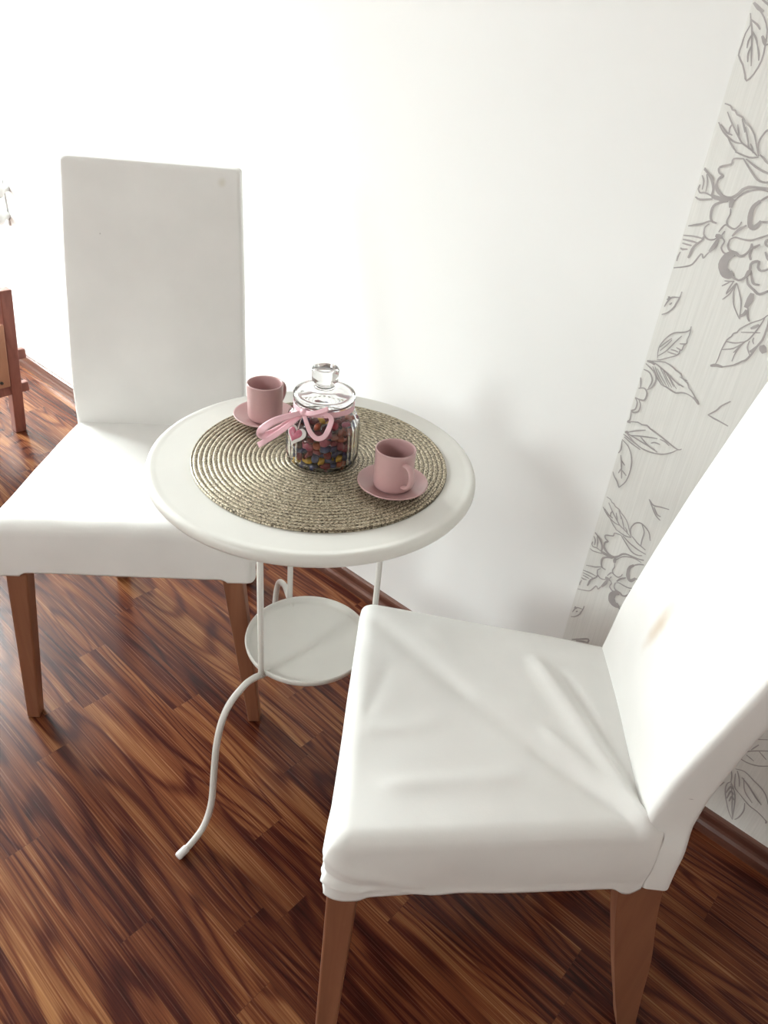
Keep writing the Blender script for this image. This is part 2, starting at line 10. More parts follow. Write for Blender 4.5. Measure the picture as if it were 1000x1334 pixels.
CANDY = [[0.0347,0.003,0.0045,0.03,-0.97,0.25,-0.05],[0.0463,0.0062,0.0068,0.43,-0.42,-0.39,0.7],[0.0028,-0.044,0.0045,0.98,-0.03,0.05,-0.17],[0.0289,-0.014,0.0049,0.05,-0.19,0.06,0.98],[-0.0261,0.0376,0.0067,0.52,-0.76,-0.33,-0.21],[-0.0302,-0.03,0.0109,0.44,-0.02,-0.83,-0.35],[0.0251,0.0365,0.0046,0.92,0.08,-0.06,-0.38],[-0.0172,-0.0277,0.007,0.4,-0.45,0.63,0.49],[0.0368,0.0287,0.0068,0.5,-0.2,0.8,0.28],[0.0155,-0.0416,0.0064,0.66,-0.03,-0.46,0.59],[0.0258,-0.036,0.0045,0.06,0.77,0.64,-0.03],[0.0265,0.0224,0.0045,0.4,0.06,-0.03,-0.92],[-0.0426,-0.0117,0.0045,0.96,-0.0,0.06,-0.26],[0.0423,-0.012,0.0045,0.01,-0.99,0.11,-0.06],[-0.0366,-0.0244,0.0045,0.01,-0.89,0.44,0.06],[-0.0442,0.0025,0.0049,0.29,-0.12,0.12,-0.94],[-0.0413,0.0159,0.005,0.95,-0.19,0.08,-0.22],[0.0122,0.0428,0.0049,0.69,0.1,-0.17,0.69],[-0.0332,0.0271,0.0045,0.07,0.2,-0.98,-0.0],[0.0424,-0.0016,0.0126,0.82,0.43,0.03,-0.37],[-0.0145,0.0431,0.0062,0.76,0.34,-0.22,0.5],[-0.0451,0.0104,0.016,0.42,-0.62,-0.03,0.65],[0.0227,-0.0259,0.0083,0.57,-0.38,0.39,0.62],[0.0384,0.0162,0.0055,0.21,0.15,-0.25,0.93],[0.0102,-0.0292,0.0049,0.08,0.64,-0.75,-0.16],[-0.0152,0.0298,0.0045,0.91,-0.05,-0.04,0.41],[0.036,-0.0259,0.0045,0.01,-0.38,-0.92,0.06],[0.0395,-0.0195,0.012,0.03,-0.84,-0.54,0.03],[-0.0308,0.0064,0.0045,0.24,0.01,-0.06,0.97],[-0.0229,-0.0381,0.005,0.13,0.79,0.59,-0.15],[-0.0104,-0.0431,0.0055,0.21,0.26,0.14,0.93],[0.0378,0.0238,0.0163,0.36,-0.81,0.46,0.01],[-0.0404,0.0233,0.0141,0.54,0.64,0.35,0.42],[-0.0011,0.044,0.0051,0.89,0.06,-0.21,-0.4],[0.0131,0.0298,0.0049,0.98,0.17,-0.02,0.14],[0.0323,-0.0304,0.015,0.37,0.75,-0.5,-0.23],[0.0443,-0.0102,0.0188,0.92,0.17,0.36,0.03],[-0.0233,-0.0191,0.0067,0.84,-0.49,-0.2,0.11],[-0.0062,0.0444,0.0145,0.84,-0.31,0.06,-0.43],[-0.0079,0.0342,0.0115,0.96,-0.25,0.05,0.07],[-0.0413,-0.0171,0.0128,0.13,0.65,-0.73,-0.15],[-0.0033,-0.0308,0.0045,0.05,-0.99,0.1,0.03],[0.0221,0.0381,0.0236,0.13,0.55,-0.06,-0.82],[0.0283,0.0151,0.0121,0.52,0.13,0.12,-0.84],[0.018,0.0407,0.0128,0.91,0.21,0.02,0.36],[0.0236,-0.0375,0.0143,0.88,-0.15,0.2,0.4],[0.0414,0.0112,0.0148,0.19,-0.16,0.95,-0.19],[0.0229,0.0278,0.012,0.11,0.95,-0.28,0.09],[-0.035,-0.0043,0.0107,0.75,-0.29,0.04,0.59],[-0.0053,-0.0375,0.0124,0.97,0.08,0.21,-0.07],[0.0047,0.0377,0.0126,0.42,-0.52,-0.74,-0.03],[-0.0223,0.0275,0.0113,0.06,0.96,0.11,0.27],[-0.019,0.0401,0.016,0.12,-0.1,0.05,-0.99],[-0.0368,0.0049,0.0138,0.36,0.62,0.67,-0.19],[0.0337,-0.0082,0.014,0.61,0.76,-0.01,-0.22],[-0.0185,-0.0337,0.015,0.07,-0.23,-0.82,-0.53],[0.0115,0.0284,0.0152,0.27,0.91,0.15,0.27],[-0.0285,-0.0158,0.0151,0.09,0.99,-0.13,0.08],[-0.0326,0.0178,0.0118,0.25,0.44,-0.71,-0.49],[0.0277,-0.0182,0.0151,0.07,-0.34,0.22,0.91],[0.0395,-0.0198,0.0227,0.4,-0.87,-0.14,-0.25],[0.0132,-0.0317,0.0155,0.89,-0.18,-0.38,-0.17],[-0.0385,-0.0097,0.0202,0.8,0.07,0.08,0.6],[0.0068,-0.0437,0.013,0.01,0.68,0.74,-0.06],[0.011,0.0368,0.0226,0.52,0.43,-0.69,0.27],[-0.0364,0.0253,0.0253,0.67,0.18,-0.1,0.71],[0.0015,-0.0364,0.0196,0.08,0.25,-0.96,0.07],[0.002,0.0462,0.0216,0.54,-0.26,0.51,0.62],[-0.0463,-0.0045,0.0146,0.03,0.78,-0.16,-0.6],[-0.0318,0.0326,0.017,0.46,-0.55,-0.68,0.18],[0.03,0.0361,0.0164,0.73,0.36,-0.58,0.09],[0.0442,0.007,0.0251,0.03,0.18,0.19,0.96],[0.034,-0.0122,0.034,0.66,-0.68,0.04,-0.34],[-0.0115,0.0329,0.0213,0.75,0.04,0.09,0.66],[0.0355,-0.0006,0.0225,0.76,-0.07,0.15,-0.63],[-0.0213,-0.0236,0.0217,0.74,0.39,-0.35,0.42],[0.0284,0.0261,0.0219,0.16,0.44,0.85,0.25],[-0.0182,-0.0429,0.0165,0.48,-0.77,-0.25,-0.34],[-0.0443,0.0024,0.0249,0.81,-0.0,0.25,-0.54],[0.0301,0.0333,0.0315,0.31,0.72,-0.59,-0.2],[-0.034,0.0117,0.0215,0.06,-0.79,-0.61,0.07],[0.0129,0.0444,0.0285,0.74,-0.54,0.4,0.01],[-0.005,-0.0467,0.0188,0.65,-0.74,0.14,0.12],[-0.0242,0.0241,0.0202,0.06,-0.98,0.2,-0.03],[0.0133,-0.0435,0.0221,0.38,-0.17,0.41,0.81],[-0.0297,-0.0145,0.027,0.85,0.52,-0.03,-0.11],[-0.0113,0.044,0.0249,0.05,-0.21,0.36,0.91],[0.0324,0.0119,0.0208,0.08,0.23,0.93,0.28],[0.0251,-0.0365,0.024,0.1,-0.9,-0.41,-0.09],[-0.0377,-0.0232,0.0199,0.91,0.21,-0.06,0.36],[0.02,0.0283,0.0288,0.47,-0.45,0.73,0.22],[0.0217,-0.0236,0.0224,0.42,-0.24,0.86,0.14],[0.0349,-0.0274,0.0262,0.31,-0.67,0.68,0.02],[-0.0019,0.0354,0.0268,0.23,0.97,-0.02,-0.06],[-0.0435,0.0147,0.0291,0.48,0.03,-0.68,-0.54],[0.0098,0.032,0.0337,0.2,0.43,0.82,0.33],[0.0198,0.0395,0.0365,0.66,-0.24,0.41,-0.58],[0.0275,-0.012,0.024,0.93,0.04,0.01,0.36],[0.0407,0.0204,0.0263,0.42,-0.87,0.21,-0.18],[0.0019,0.0443,0.0335,0.24,-0.4,0.88,0.04],[-0.0153,0.0341,0.033,0.35,0.55,-0.5,0.57],[0.0189,-0.041,0.033,0.14,-0.71,-0.05,0.68],[-0.0245,0.0367,0.0245,1.0,-0.05,-0.01,-0.08],[0.0263,-0.0208,0.034,0.0,0.52,-0.78,-0.34],[-0.0193,0.0425,0.0339,0.76,-0.45,-0.45,-0.07],[-0.025,0.0252,0.0296,0.81,0.03,0.17,-0.56],[-0.0433,-0.0091,0.0289,0.06,-0.96,0.26,-0.04],[0.0035,-0.0427,0.0288,0.35,0.27,-0.02,-0.9],[-0.0082,0.0444,0.0376,0.35,-0.4,0.68,-0.51],[0.0116,-0.0335,0.0257,0.13,0.45,0.88,-0.05],[0.0397,0.0145,0.0342,0.26,-0.5,-0.79,-0.25],[-0.0246,-0.0367,0.0274,0.29,-0.59,-0.75,0.01],[0.0442,-0.0064,0.0294,0.21,0.94,-0.16,0.19],[-0.0129,-0.0295,0.0261,0.14,0.46,-0.18,0.86],[-0.0125,-0.0427,0.0276,0.11,0.48,-0.85,0.19],[-0.0374,-0.0235,0.0294,0.38,-0.07,-0.0,-0.92],[0.0291,0.02,0.0323,0.59,-0.38,-0.52,-0.48],[-0.008,-0.0341,0.0345,0.55,-0.8,0.21,0.15],[-0.0204,-0.0395,0.0355,0.18,0.15,-0.97,0.04],[-0.0014,0.034,0.0369,0.4,-0.04,-0.19,0.9],[-0.0305,-0.032,0.0218,0.83,0.3,0.02,0.46],[-0.0307,0.0347,0.0339,0.35,0.25,-0.5,-0.75],[-0.0339,-0.0084,0.0367,0.05,0.15,0.93,-0.34],[-0.0319,0.0113,0.0308,0.02,0.55,0.8,-0.26],[0.0101,-0.0325,0.0346,0.02,0.77,-0.64,0.03],[-0.0328,0.0005,0.0265,0.02,0.44,-0.54,0.71],[-0.0393,0.0242,0.0369,0.56,0.16,0.66,-0.48],[0.0084,-0.0439,0.0385,0.06,-0.27,0.94,0.23],[0.0287,-0.034,0.0332,0.27,-0.07,-0.96,0.08],[0.0245,0.0264,0.0401,0.97,-0.02,-0.19,-0.15],[-0.0263,0.0264,0.0437,0.2,0.51,0.83,0.01],[-0.0022,-0.0439,0.0447,0.05,-0.74,-0.67,-0.03],[-0.0329,-0.0325,0.0377,0.14,-0.42,-0.37,-0.82],[-0.0324,-0.0206,0.037,0.95,-0.19,0.24,0.05],[-0.0221,-0.0269,0.034,0.56,-0.16,-0.45,-0.69],[0.042,-0.0205,0.0361,0.3,0.74,-0.06,0.59],[0.0435,-0.0076,0.0395,0.99,-0.02,0.09,-0.14],[-0.0049,-0.0445,0.0355,0.76,0.1,0.21,-0.61],[-0.0101,0.0358,0.0461,0.1,0.04,-0.63,0.77],[-0.0228,-0.026,0.0489,0.53,0.67,0.01,-0.53],[-0.0135,-0.0407,0.0448,0.76,-0.02,-0.61,-0.2],[0.036,0.0039,0.0434,0.24,-0.88,-0.12,-0.4],[0.0305,-0.025,0.0408,0.21,-0.95,-0.16,0.17],[0.0329,-0.0004,0.0323,0.08,-0.72,0.66,0.18],[0.0287,0.0367,0.0428,0.54,0.8,-0.16,-0.2],[0.0028,-0.0315,0.0421,0.01,0.65,0.76,0.03],[0.0373,0.0271,0.0377,0.35,0.33,0.39,0.79],[-0.0293,0.0177,0.0374,0.03,-0.27,-0.95,0.14],[-0.0424,0.0028,0.0341,0.07,0.03,0.03,1.0],[0.0412,-0.0171,0.0468,0.98,-0.08,-0.18,-0.1],[-0.0438,-0.017,0.0381,0.32,-0.72,0.17,-0.59],[0.0167,0.0318,0.0451,0.78,-0.09,-0.25,0.56],[-0.0245,-0.0371,0.0451,0.2,0.92,-0.31,-0.15],[0.0443,-0.0062,0.0589,0.14,-0.97,-0.09,0.18],[-0.035,-0.0275,0.0471,0.01,0.19,0.96,-0.19],[0.0162,-0.0327,0.0437,0.12,-0.69,0.64,0.31],[-0.0314,-0.0029,0.0454,0.93,0.16,0.06,0.31],[0.0356,0.0269,0.0489,0.16,0.64,-0.75,-0.07],[0.0097,0.0433,0.0422,0.34,-0.54,0.17,-0.75],[0.0303,-0.0357,0.0448,0.15,-0.58,0.45,0.66],[0.0446,0.0045,0.0353,0.95,0.14,0.27,-0.09],[-0.044,-0.0041,0.0512,0.82,0.12,0.17,-0.53],[-0.034,0.0301,0.0485,0.32,-0.43,0.77,-0.35],[0.0032,0.0319,0.0455,0.34,-0.09,0.11,-0.93],[0.0075,-0.0437,0.0504,0.39,-0.7,-0.42,0.42],[0.0185,0.0432,0.0493,0.6,-0.65,-0.13,-0.44],[-0.042,0.0127,0.0409,0.98,0.09,-0.01,-0.15],[-0.0182,-0.0402,0.0541,0.47,0.14,-0.16,-0.86],[0.0286,-0.0124,0.0458,0.9,0.34,0.19,-0.2],[-0.0441,-0.0028,0.0421,0.92,0.1,0.03,-0.38],[-0.0415,0.0188,0.0509,0.0,0.89,-0.18,-0.41],[-0.0437,0.0072,0.0502,0.63,-0.66,0.4,0.15],[-0.0079,-0.0315,0.0586,0.48,0.18,-0.16,-0.84],[-0.0009,0.0444,0.046,0.28,0.48,-0.74,-0.38],[0.0357,-0.0157,0.0542,0.16,0.04,0.99,0.01],[-0.0052,-0.044,0.0535,0.01,-0.58,0.81,0.03],[0.0467,0.0031,0.0466,0.66,-0.36,0.58,-0.33],[-0.0248,0.0375,0.0456,0.01,-0.23,-0.6,-0.76],[-0.0069,0.0438,0.0572,0.62,-0.22,-0.04,-0.76],[-0.0047,-0.0316,0.0497,0.0,0.02,-0.04,1.0],[-0.0329,0.0126,0.0485,0.53,0.59,0.2,0.58],[0.0298,0.0164,0.0479,0.67,-0.35,0.66,0.04],[-0.0415,-0.0171,0.0499,0.31,0.92,-0.19,-0.16],[0.0352,-0.0272,0.0508,0.36,0.08,-0.82,0.44],[-0.0173,0.0358,0.0557,0.02,-0.74,-0.66,-0.1],[0.0062,0.0464,0.0555,0.51,0.66,0.29,-0.46],[0.0413,0.0152,0.0442,0.06,-0.37,0.92,0.1],[0.0125,0.0344,0.0532,0.89,0.14,-0.3,-0.31],[-0.0159,0.0441,0.0474,0.67,0.73,0.07,0.05],[0.0154,-0.042,0.0588,0.82,0.2,-0.16,0.5],[-0.0349,0.0015,0.056,0.89,-0.09,0.37,-0.27],[0.0157,-0.0333,0.0535,0.09,-0.9,-0.41,-0.07],[-0.0245,0.0221,0.0535,0.06,0.29,0.14,-0.95],[-0.0058,0.0297,0.0548,0.92,0.04,0.39,-0.08],[0.0221,-0.0226,0.0497,0.58,0.04,0.07,0.81],[0.0388,-0.0044,0.0498,0.24,-0.22,0.88,0.34],[0.0184,-0.043,0.047,0.33,0.71,-0.31,0.54],[-0.0378,0.0279,0.0598,0.74,-0.33,-0.58,-0.04],[-0.0284,0.0346,0.0594,0.58,-0.53,0.38,-0.49],[0.0365,0.0273,0.0604,0.29,0.01,-0.56,0.78],[0.0357,-0.0263,0.0617,0.33,-0.2,-0.07,-0.92],[0.0412,0.0165,0.0534,0.24,0.01,-0.11,0.96],[0.0289,0.0371,0.0565,0.53,0.73,0.01,-0.44],[0.0177,0.0413,0.0623,0.27,0.01,-0.4,-0.88],[-0.0152,0.0267,0.0627,0.07,-0.73,0.66,-0.18],[-0.0202,0.0144,0.0657,0.38,-0.85,-0.04,0.35],[0.0243,-0.02,0.0582,0.07,0.95,0.31,-0.03],[0.0374,0.0177,0.0631,0.44,0.16,-0.3,0.83],[0.0031,0.0356,0.057,0.27,0.62,0.38,0.63],[0.0139,-0.0117,0.0603,0.2,0.27,-0.91,-0.23],[0.0243,0.0288,0.0566,0.71,-0.54,0.11,-0.44],[-0.0457,0.003,0.0624,0.13,-0.73,0.26,0.62],[-0.0316,-0.014,0.0515,0.55,-0.16,-0.8,0.17],[-0.0341,-0.0269,0.0568,0.82,-0.32,0.01,0.47],[0.0148,0.0373,0.0725,0.03,0.82,-0.55,0.11],[-0.0334,0.0285,0.0703,0.03,-0.29,0.07,-0.95],[0.0441,0.0023,0.0687,0.0,0.14,-0.92,-0.35],[0.0447,0.0076,0.0595,0.47,-0.37,-0.8,0.05],[-0.0072,0.0162,0.0646,0.41,0.39,-0.37,0.73],[-0.0402,-0.0182,0.0616,0.8,0.48,-0.02,0.37],[0.0273,-0.0353,0.0572,0.96,0.07,0.22,-0.16],[0.0429,0.0155,0.0721,0.08,-0.87,-0.27,0.4],[0.003,-0.0101,0.0614,0.6,-0.25,-0.75,0.12],[-0.0411,0.0151,0.0605,0.86,0.19,0.2,-0.42],[-0.0274,-0.0354,0.0676,0.34,-0.39,0.83,-0.18],[-0.0275,-0.0349,0.0558,0.43,-0.49,0.13,0.75],[0.0037,-0.0241,0.0631,0.05,0.05,0.04,-1.0],[-0.0039,-0.0441,0.0625,0.97,0.13,0.03,0.21],[0.0223,0.0116,0.0736,0.12,-0.85,0.5,-0.09],[0.0038,-0.0347,0.0576,0.1,0.13,-0.16,-0.97],[-0.0087,0.0435,0.0673,0.72,0.2,0.13,0.66],[-0.0433,-0.0091,0.0587,0.25,-0.46,-0.84,-0.14],[0.0346,0.0059,0.0581,0.92,-0.12,0.37,0.03],[0.0162,-0.0287,0.0629,0.02,-0.93,0.27,-0.24],[-0.0176,-0.0406,0.0636,0.55,0.04,0.02,0.83],[0.0071,-0.0336,0.068,0.64,0.19,-0.22,0.72],[-0.0322,0.0091,0.0658,0.69,0.36,0.03,-0.63],[0.0086,-0.0127,0.0701,0.12,-0.19,-0.97,-0.09],[0.0233,0.006,0.063,0.07,0.36,0.31,-0.88],[0.0048,0.045,0.0673,0.5,0.03,-0.38,0.78],[-0.0287,0.021,0.0615,0.74,0.19,-0.09,-0.64],[0.031,-0.0106,0.0638,0.41,-0.57,-0.72,0.03],[-0.017,0.0023,0.0651,0.18,-0.75,-0.56,-0.3],[0.0173,-0.041,0.0699,0.35,0.63,-0.62,-0.32],[0.0131,0.0103,0.0649,0.32,-0.65,0.37,-0.58],[0.0268,-0.0245,0.0692,0.66,0.27,-0.56,-0.41],[0.0409,-0.0176,0.0648,0.06,0.37,0.35,0.86],[0.0325,-0.013,0.0735,0.09,0.62,-0.78,-0.01],[0.0325,0.0116,0.0693,0.08,0.43,0.26,-0.86],[0.0287,-0.0367,0.0677,0.15,0.39,-0.73,-0.55],[-0.0019,-0.0222,0.0712,0.06,0.05,0.97,-0.22],[-0.0363,-0.0255,0.0671,0.23,-0.95,0.23,0.02],[-0.0187,-0.0277,0.0636,0.29,-0.94,0.09,0.16],[-0.0313,-0.0074,0.0619,0.13,-0.91,-0.38,0.08],[-0.0009,0.0254,0.0622,0.44,0.32,-0.3,0.78],[0.0124,0.0308,0.0649,0.43,0.74,-0.48,0.18],[-0.0205,0.0269,0.0701,0.97,-0.11,-0.21,0.03],[-0.0429,-0.0083,0.0689,0.06,0.32,0.94,-0.11],[0.027,0.0327,0.0672,0.98,0.1,-0.11,-0.16],[0.007,-0.0454,0.067,0.16,0.22,-0.83,-0.48],[0.0198,-0.0045,0.0671,0.92,0.04,0.12,0.36],[0.0017,0.0359,0.0703,0.41,0.54,0.08,-0.73],[0.0071,0.0003,0.067,0.64,-0.76,-0.09,-0.08],[-0.0189,-0.0079,0.0663,0.17,-0.69,-0.61,-0.35],[-0.0201,0.0394,0.0648,0.05,0.92,-0.38,-0.1],[0.0209,0.0205,0.0671,0.07,-0.88,-0.44,-0.16],[0.0193,-0.0175,0.068,0.54,0.76,0.16,0.32],[-0.0262,-0.0169,0.0671,0.14,0.16,0.97,0.12],[0.0019,0.0089,0.0644,0.37,0.48,0.47,-0.64],[0.0073,0.0191,0.0672,0.39,0.82,0.21,0.36],[-0.0304,-0.0023,0.0705,0.91,-0.08,0.02,0.41],[0.0437,-0.0081,0.0701,0.41,-0.83,-0.16,-0.35],[-0.01,-0.0439,0.0714,0.3,-0.67,0.66,0.16],[-0.0087,-0.0325,0.0681,0.42,-0.01,0.03,0.91],[-0.0091,-0.0179,0.0633,0.01,0.24,-0.95,-0.18],[-0.007,-0.0094,0.0711,0.98,0.0,0.14,0.14],[-0.0043,0.0003,0.0627,0.46,0.46,-0.75,-0.13]]
import bpy, bmesh, math, random
from mathutils import Vector, Matrix, Quaternion, noise

random.seed(11)
sc = bpy.context.scene
C = sc.collection
PI = math.pi

# ------------------------------------------------------------------ helpers
def smoothstep(a, b, x):
    t = max(0.0, min(1.0, (x - a) / (b - a)))
    return t * t * (3 - 2 * t)

def catmull(P, n=6, closed=False):
    P = [Vector(p) for p in P]
    Q = ([P[-1]] + P + [P[0], P[1]]) if closed else ([2 * P[0] - P[1]] + P + [2 * P[-1] - P[-2]])
    out = []
    m = len(P) if closed else len(P) - 1
    for i in range(1, m + 1):
        p0, p1, p2, p3 = Q[i - 1], Q[i], Q[i + 1], Q[i + 2]
        for k in range(n):
            t = k / n
            out.append(0.5 * ((2 * p1) + (p2 - p0) * t + (2 * p0 - 5 * p1 + 4 * p2 - p3) * t * t
                              + (3 * p1 - p0 - 3 * p2 + p3) * t ** 3))
    if not closed:
        out.append(P[-1].copy())
    return out

def obj(name, bm, mat, parent=None, smooth=True, loc=None, weld=False):
    if weld:
        bmesh.ops.remove_doubles(bm, verts=bm.verts, dist=1e-6)
    bmesh.ops.recalc_face_normals(bm, faces=bm.faces)
    me = bpy.data.meshes.new(name)
    bm.to_mesh(me)
    bm.free()
    for p in me.polygons:
        p.use_smooth = smooth
    for m in (mat if isinstance(mat, (list, tuple)) else [mat]):
        me.materials.append(m)
    o = bpy.data.objects.new(name, me)
    C.objects.link(o)
    if parent:
        o.parent = parent
    if loc is not None:
        o.location = loc
    return o

def thing(name, label, cat, loc=(0, 0, 0), rotz=0, group=None):
    o = bpy.data.objects.new(name, None)
    o.empty_display_size = 0.05
    C.objects.link(o)
    o.location = loc
    o.rotation_euler = (0, 0, rotz)
    o['label'] = label
    o['category'] = cat
    if group:
        o['group'] = group
    return o

def tag(o, label, cat, group=None):
    o['label'] = label
    o['category'] = cat
    if group:
        o['group'] = group
    return o

def struct(o):
    o['kind'] = 'structure'
    return o

def add_box(bm, lo, hi, bev=0.0):
    vs = [bm.verts.new((x, y, z)) for z in (lo[2], hi[2]) for y in (lo[1], hi[1]) for x in (lo[0], hi[0])]
    fs = [bm.faces.new([vs[i] for i in q]) for q in
          ((0, 2, 3, 1), (4, 5, 7, 6), (0, 1, 5, 4), (2, 6, 7, 3), (0, 4, 6, 2), (1, 3, 7, 5))]
    if bev:
        es = list({e for f in fs for e in f.edges})
        bmesh.ops.bevel(bm, geom=es, offset=bev, segments=3, affect='EDGES', profile=0.5)

def hexa(bm, pts, bev=0.0):
    """box from 8 corner points: four at the bottom (ccw), four on top"""
    vs = [bm.verts.new(p) for p in pts]
    fs = [bm.faces.new([vs[i] for i in q]) for q in
          ((3, 2, 1, 0), (4, 5, 6, 7), (0, 1, 5, 4), (1, 2, 6, 5), (2, 3, 7, 6), (3, 0, 4, 7))]
    if bev:
        es = list({e for f in fs for e in f.edges})
        bmesh.ops.bevel(bm, geom=es, offset=bev, segments=2, affect='EDGES', profile=0.5)

def bridge(bm, rings, close=True, cap0=False, cap1=False):
    n = len(rings[0])
    for a, b in zip(rings, rings[1:]):
        for i in range(n if close else n - 1):
            j = (i + 1) % n
            bm.faces.new((a[i], a[j], b[j], b[i]))
    if cap0:
        bm.faces.new(list(reversed(rings[0])))
    if cap1:
        bm.faces.new(rings[-1])

def lathe(bm, prof, n=64, ribs=None):
    """prof: (r,z) list; r=0 ends close to a point. ribs(r,z,a)->r"""
    rings = []
    for r, z in prof:
        if r < 1e-7:
            v = bm.verts.new((0, 0, z))
            rings.append([v] * n)
        else:
            ring = []
            for i in range(n):
                a = 2 * PI * i / n
                rr = ribs(r, z, a) if ribs else r
                ring.append(bm.verts.new((rr * math.cos(a), rr * math.sin(a), z)))
            rings.append(ring)
    for a, b in zip(rings, rings[1:]):
        for i in range(n):
            j = (i + 1) % n
            q = [a[i], a[j], b[j], b[i]]
            u = []
            for v in q:
                if v not in u:
                    u.append(v)
            if len(u) > 2:
                bm.faces.new(u)

def tube(bm, path, rad, n=12, cap=True, closed=False, flat=1.0):
    path = [Vector(p) for p in path]
    m = len(path)
    rr = rad if isinstance(rad, (list, tuple)) else [rad] * m
    t0 = (path[1] - path[0]).normalized()
    ref = Vector((0, 0, 1)) if abs(t0.z) < 0.9 else Vector((1, 0, 0))
    nrm = (ref - t0 * ref.dot(t0)).normalized()
    rings = []
    for i, p in enumerate(path):
        if closed:
            t = (path[(i + 1) % m] - path[i - 1]).normalized()
        else:
            t = (path[min(i + 1, m - 1)] - path[max(i - 1, 0)]).normalized()
        nrm = (nrm - t * nrm.dot(t)).normalized()
        b = t.cross(nrm)
        rings.append([bm.verts.new(p + nrm * (rr[i] * math.cos(2 * PI * k / n)) + b * (rr[i] * flat * math.sin(2 * PI * k / n)))
                      for k in range(n)])
    if closed:
        rings.append(rings[0])
    bridge(bm, rings, cap0=cap and not closed, cap1=cap and not closed)

# ------------------------------------------------------------------ materials
def newmat(name):
    m = bpy.data.materials.new(name)
    m.use_nodes = True
    nt = m.node_tree
    b = nt.nodes['Principled BSDF']
    return m, nt, b

def N(nt, t, **kw):
    n = nt.nodes.new(t)
    for k, v in kw.items():
        if k in n.inputs:
            n.inputs[k].default_value = v
        else:
            setattr(n, k, v)
    return n

def L(nt, a, b):
    nt.links.new(a, b)

def ramp(nt, fac, stops):
    r = N(nt, 'ShaderNodeValToRGB')
    cr = r.color_ramp
    while len(cr.elements) > 1:
        cr.elements.remove(cr.elements[-1])
    cr.elements[0].position = stops[0][0]
    cr.elements[0].color = (*stops[0][1], 1)
    for p, c in stops[1:]:
        e = cr.elements.new(p)
        e.color = (*c, 1)
    L(nt, fac, r.inputs['Fac'])
    return r

def coords(nt, scale=(1, 1, 1), loc=(0, 0, 0)):
    tc = N(nt, 'ShaderNodeTexCoord')
    mp = N(nt, 'ShaderNodeMapping')
    mp.inputs['Scale'].default_value = scale
    mp.inputs['Location'].default_value = loc
    L(nt, tc.outputs['Object'], mp.inputs['Vector'])
    return mp.outputs['Vector']

def bump(nt, b, height, strength, dist=0.001):
    bp = N(nt, 'ShaderNodeBump')
    bp.inputs['Strength'].default_value = strength
    bp.inputs['Distance'].default_value = dist
    L(nt, height, bp.inputs['Height'])
    L(nt, bp.outputs['Normal'], b.inputs['Normal'])

def plain(name, col, rough=0.5, metal=0.0, var=0.05, scale=40, bmp=0.0, bscale=200, spec=0.5, coat=0.0):
    """a plain surface with slight procedural colour variation and optional fine bump"""
    m, nt, b = newmat(name)
    b.inputs['Roughness'].default_value = rough
    b.inputs['Metallic'].default_value = metal
    b.inputs['Specular IOR Level'].default_value = spec
    b.inputs['Coat Weight'].default_value = coat
    nz = N(nt, 'ShaderNodeTexNoise', Scale=scale, Detail=3.0)
    L(nt, coords(nt), nz.inputs['Vector'])
    lo = tuple(c * (1 - var) for c in col)
    hi = tuple(min(1, c * (1 + var)) for c in col)
    r = ramp(nt, nz.outputs['Fac'], [(0.3, lo), (0.7, hi)])
    L(nt, r.outputs['Color'], b.inputs['Base Color'])
    if bmp:
        n2 = N(nt, 'ShaderNodeTexNoise', Scale=bscale, Detail=2.0)
        L(nt, coords(nt), n2.inputs['Vector'])
        bump(nt, b, n2.outputs['Fac'], bmp)
    return m

def mat_wood(name, dark, light, axis='Z', rough=0.45):
    m, nt, b = newmat(name)
    s = {'Z': (45, 45, 3.0), 'X': (3.0, 45, 45), 'Y': (45, 3.0, 45)}[axis]
    nz = N(nt, 'ShaderNodeTexNoise', Scale=1.0, Detail=5.0, Distortion=0.6)
    L(nt, coords(nt, s), nz.inputs['Vector'])
    r = ramp(nt, nz.outputs['Fac'], [(0.3, dark), (0.7, light)])
    L(nt, r.outputs['Color'], b.inputs['Base Color'])
    b.inputs['Roughness'].default_value = rough
    bump(nt, b, nz.outputs['Fac'], 0.08)
    return m

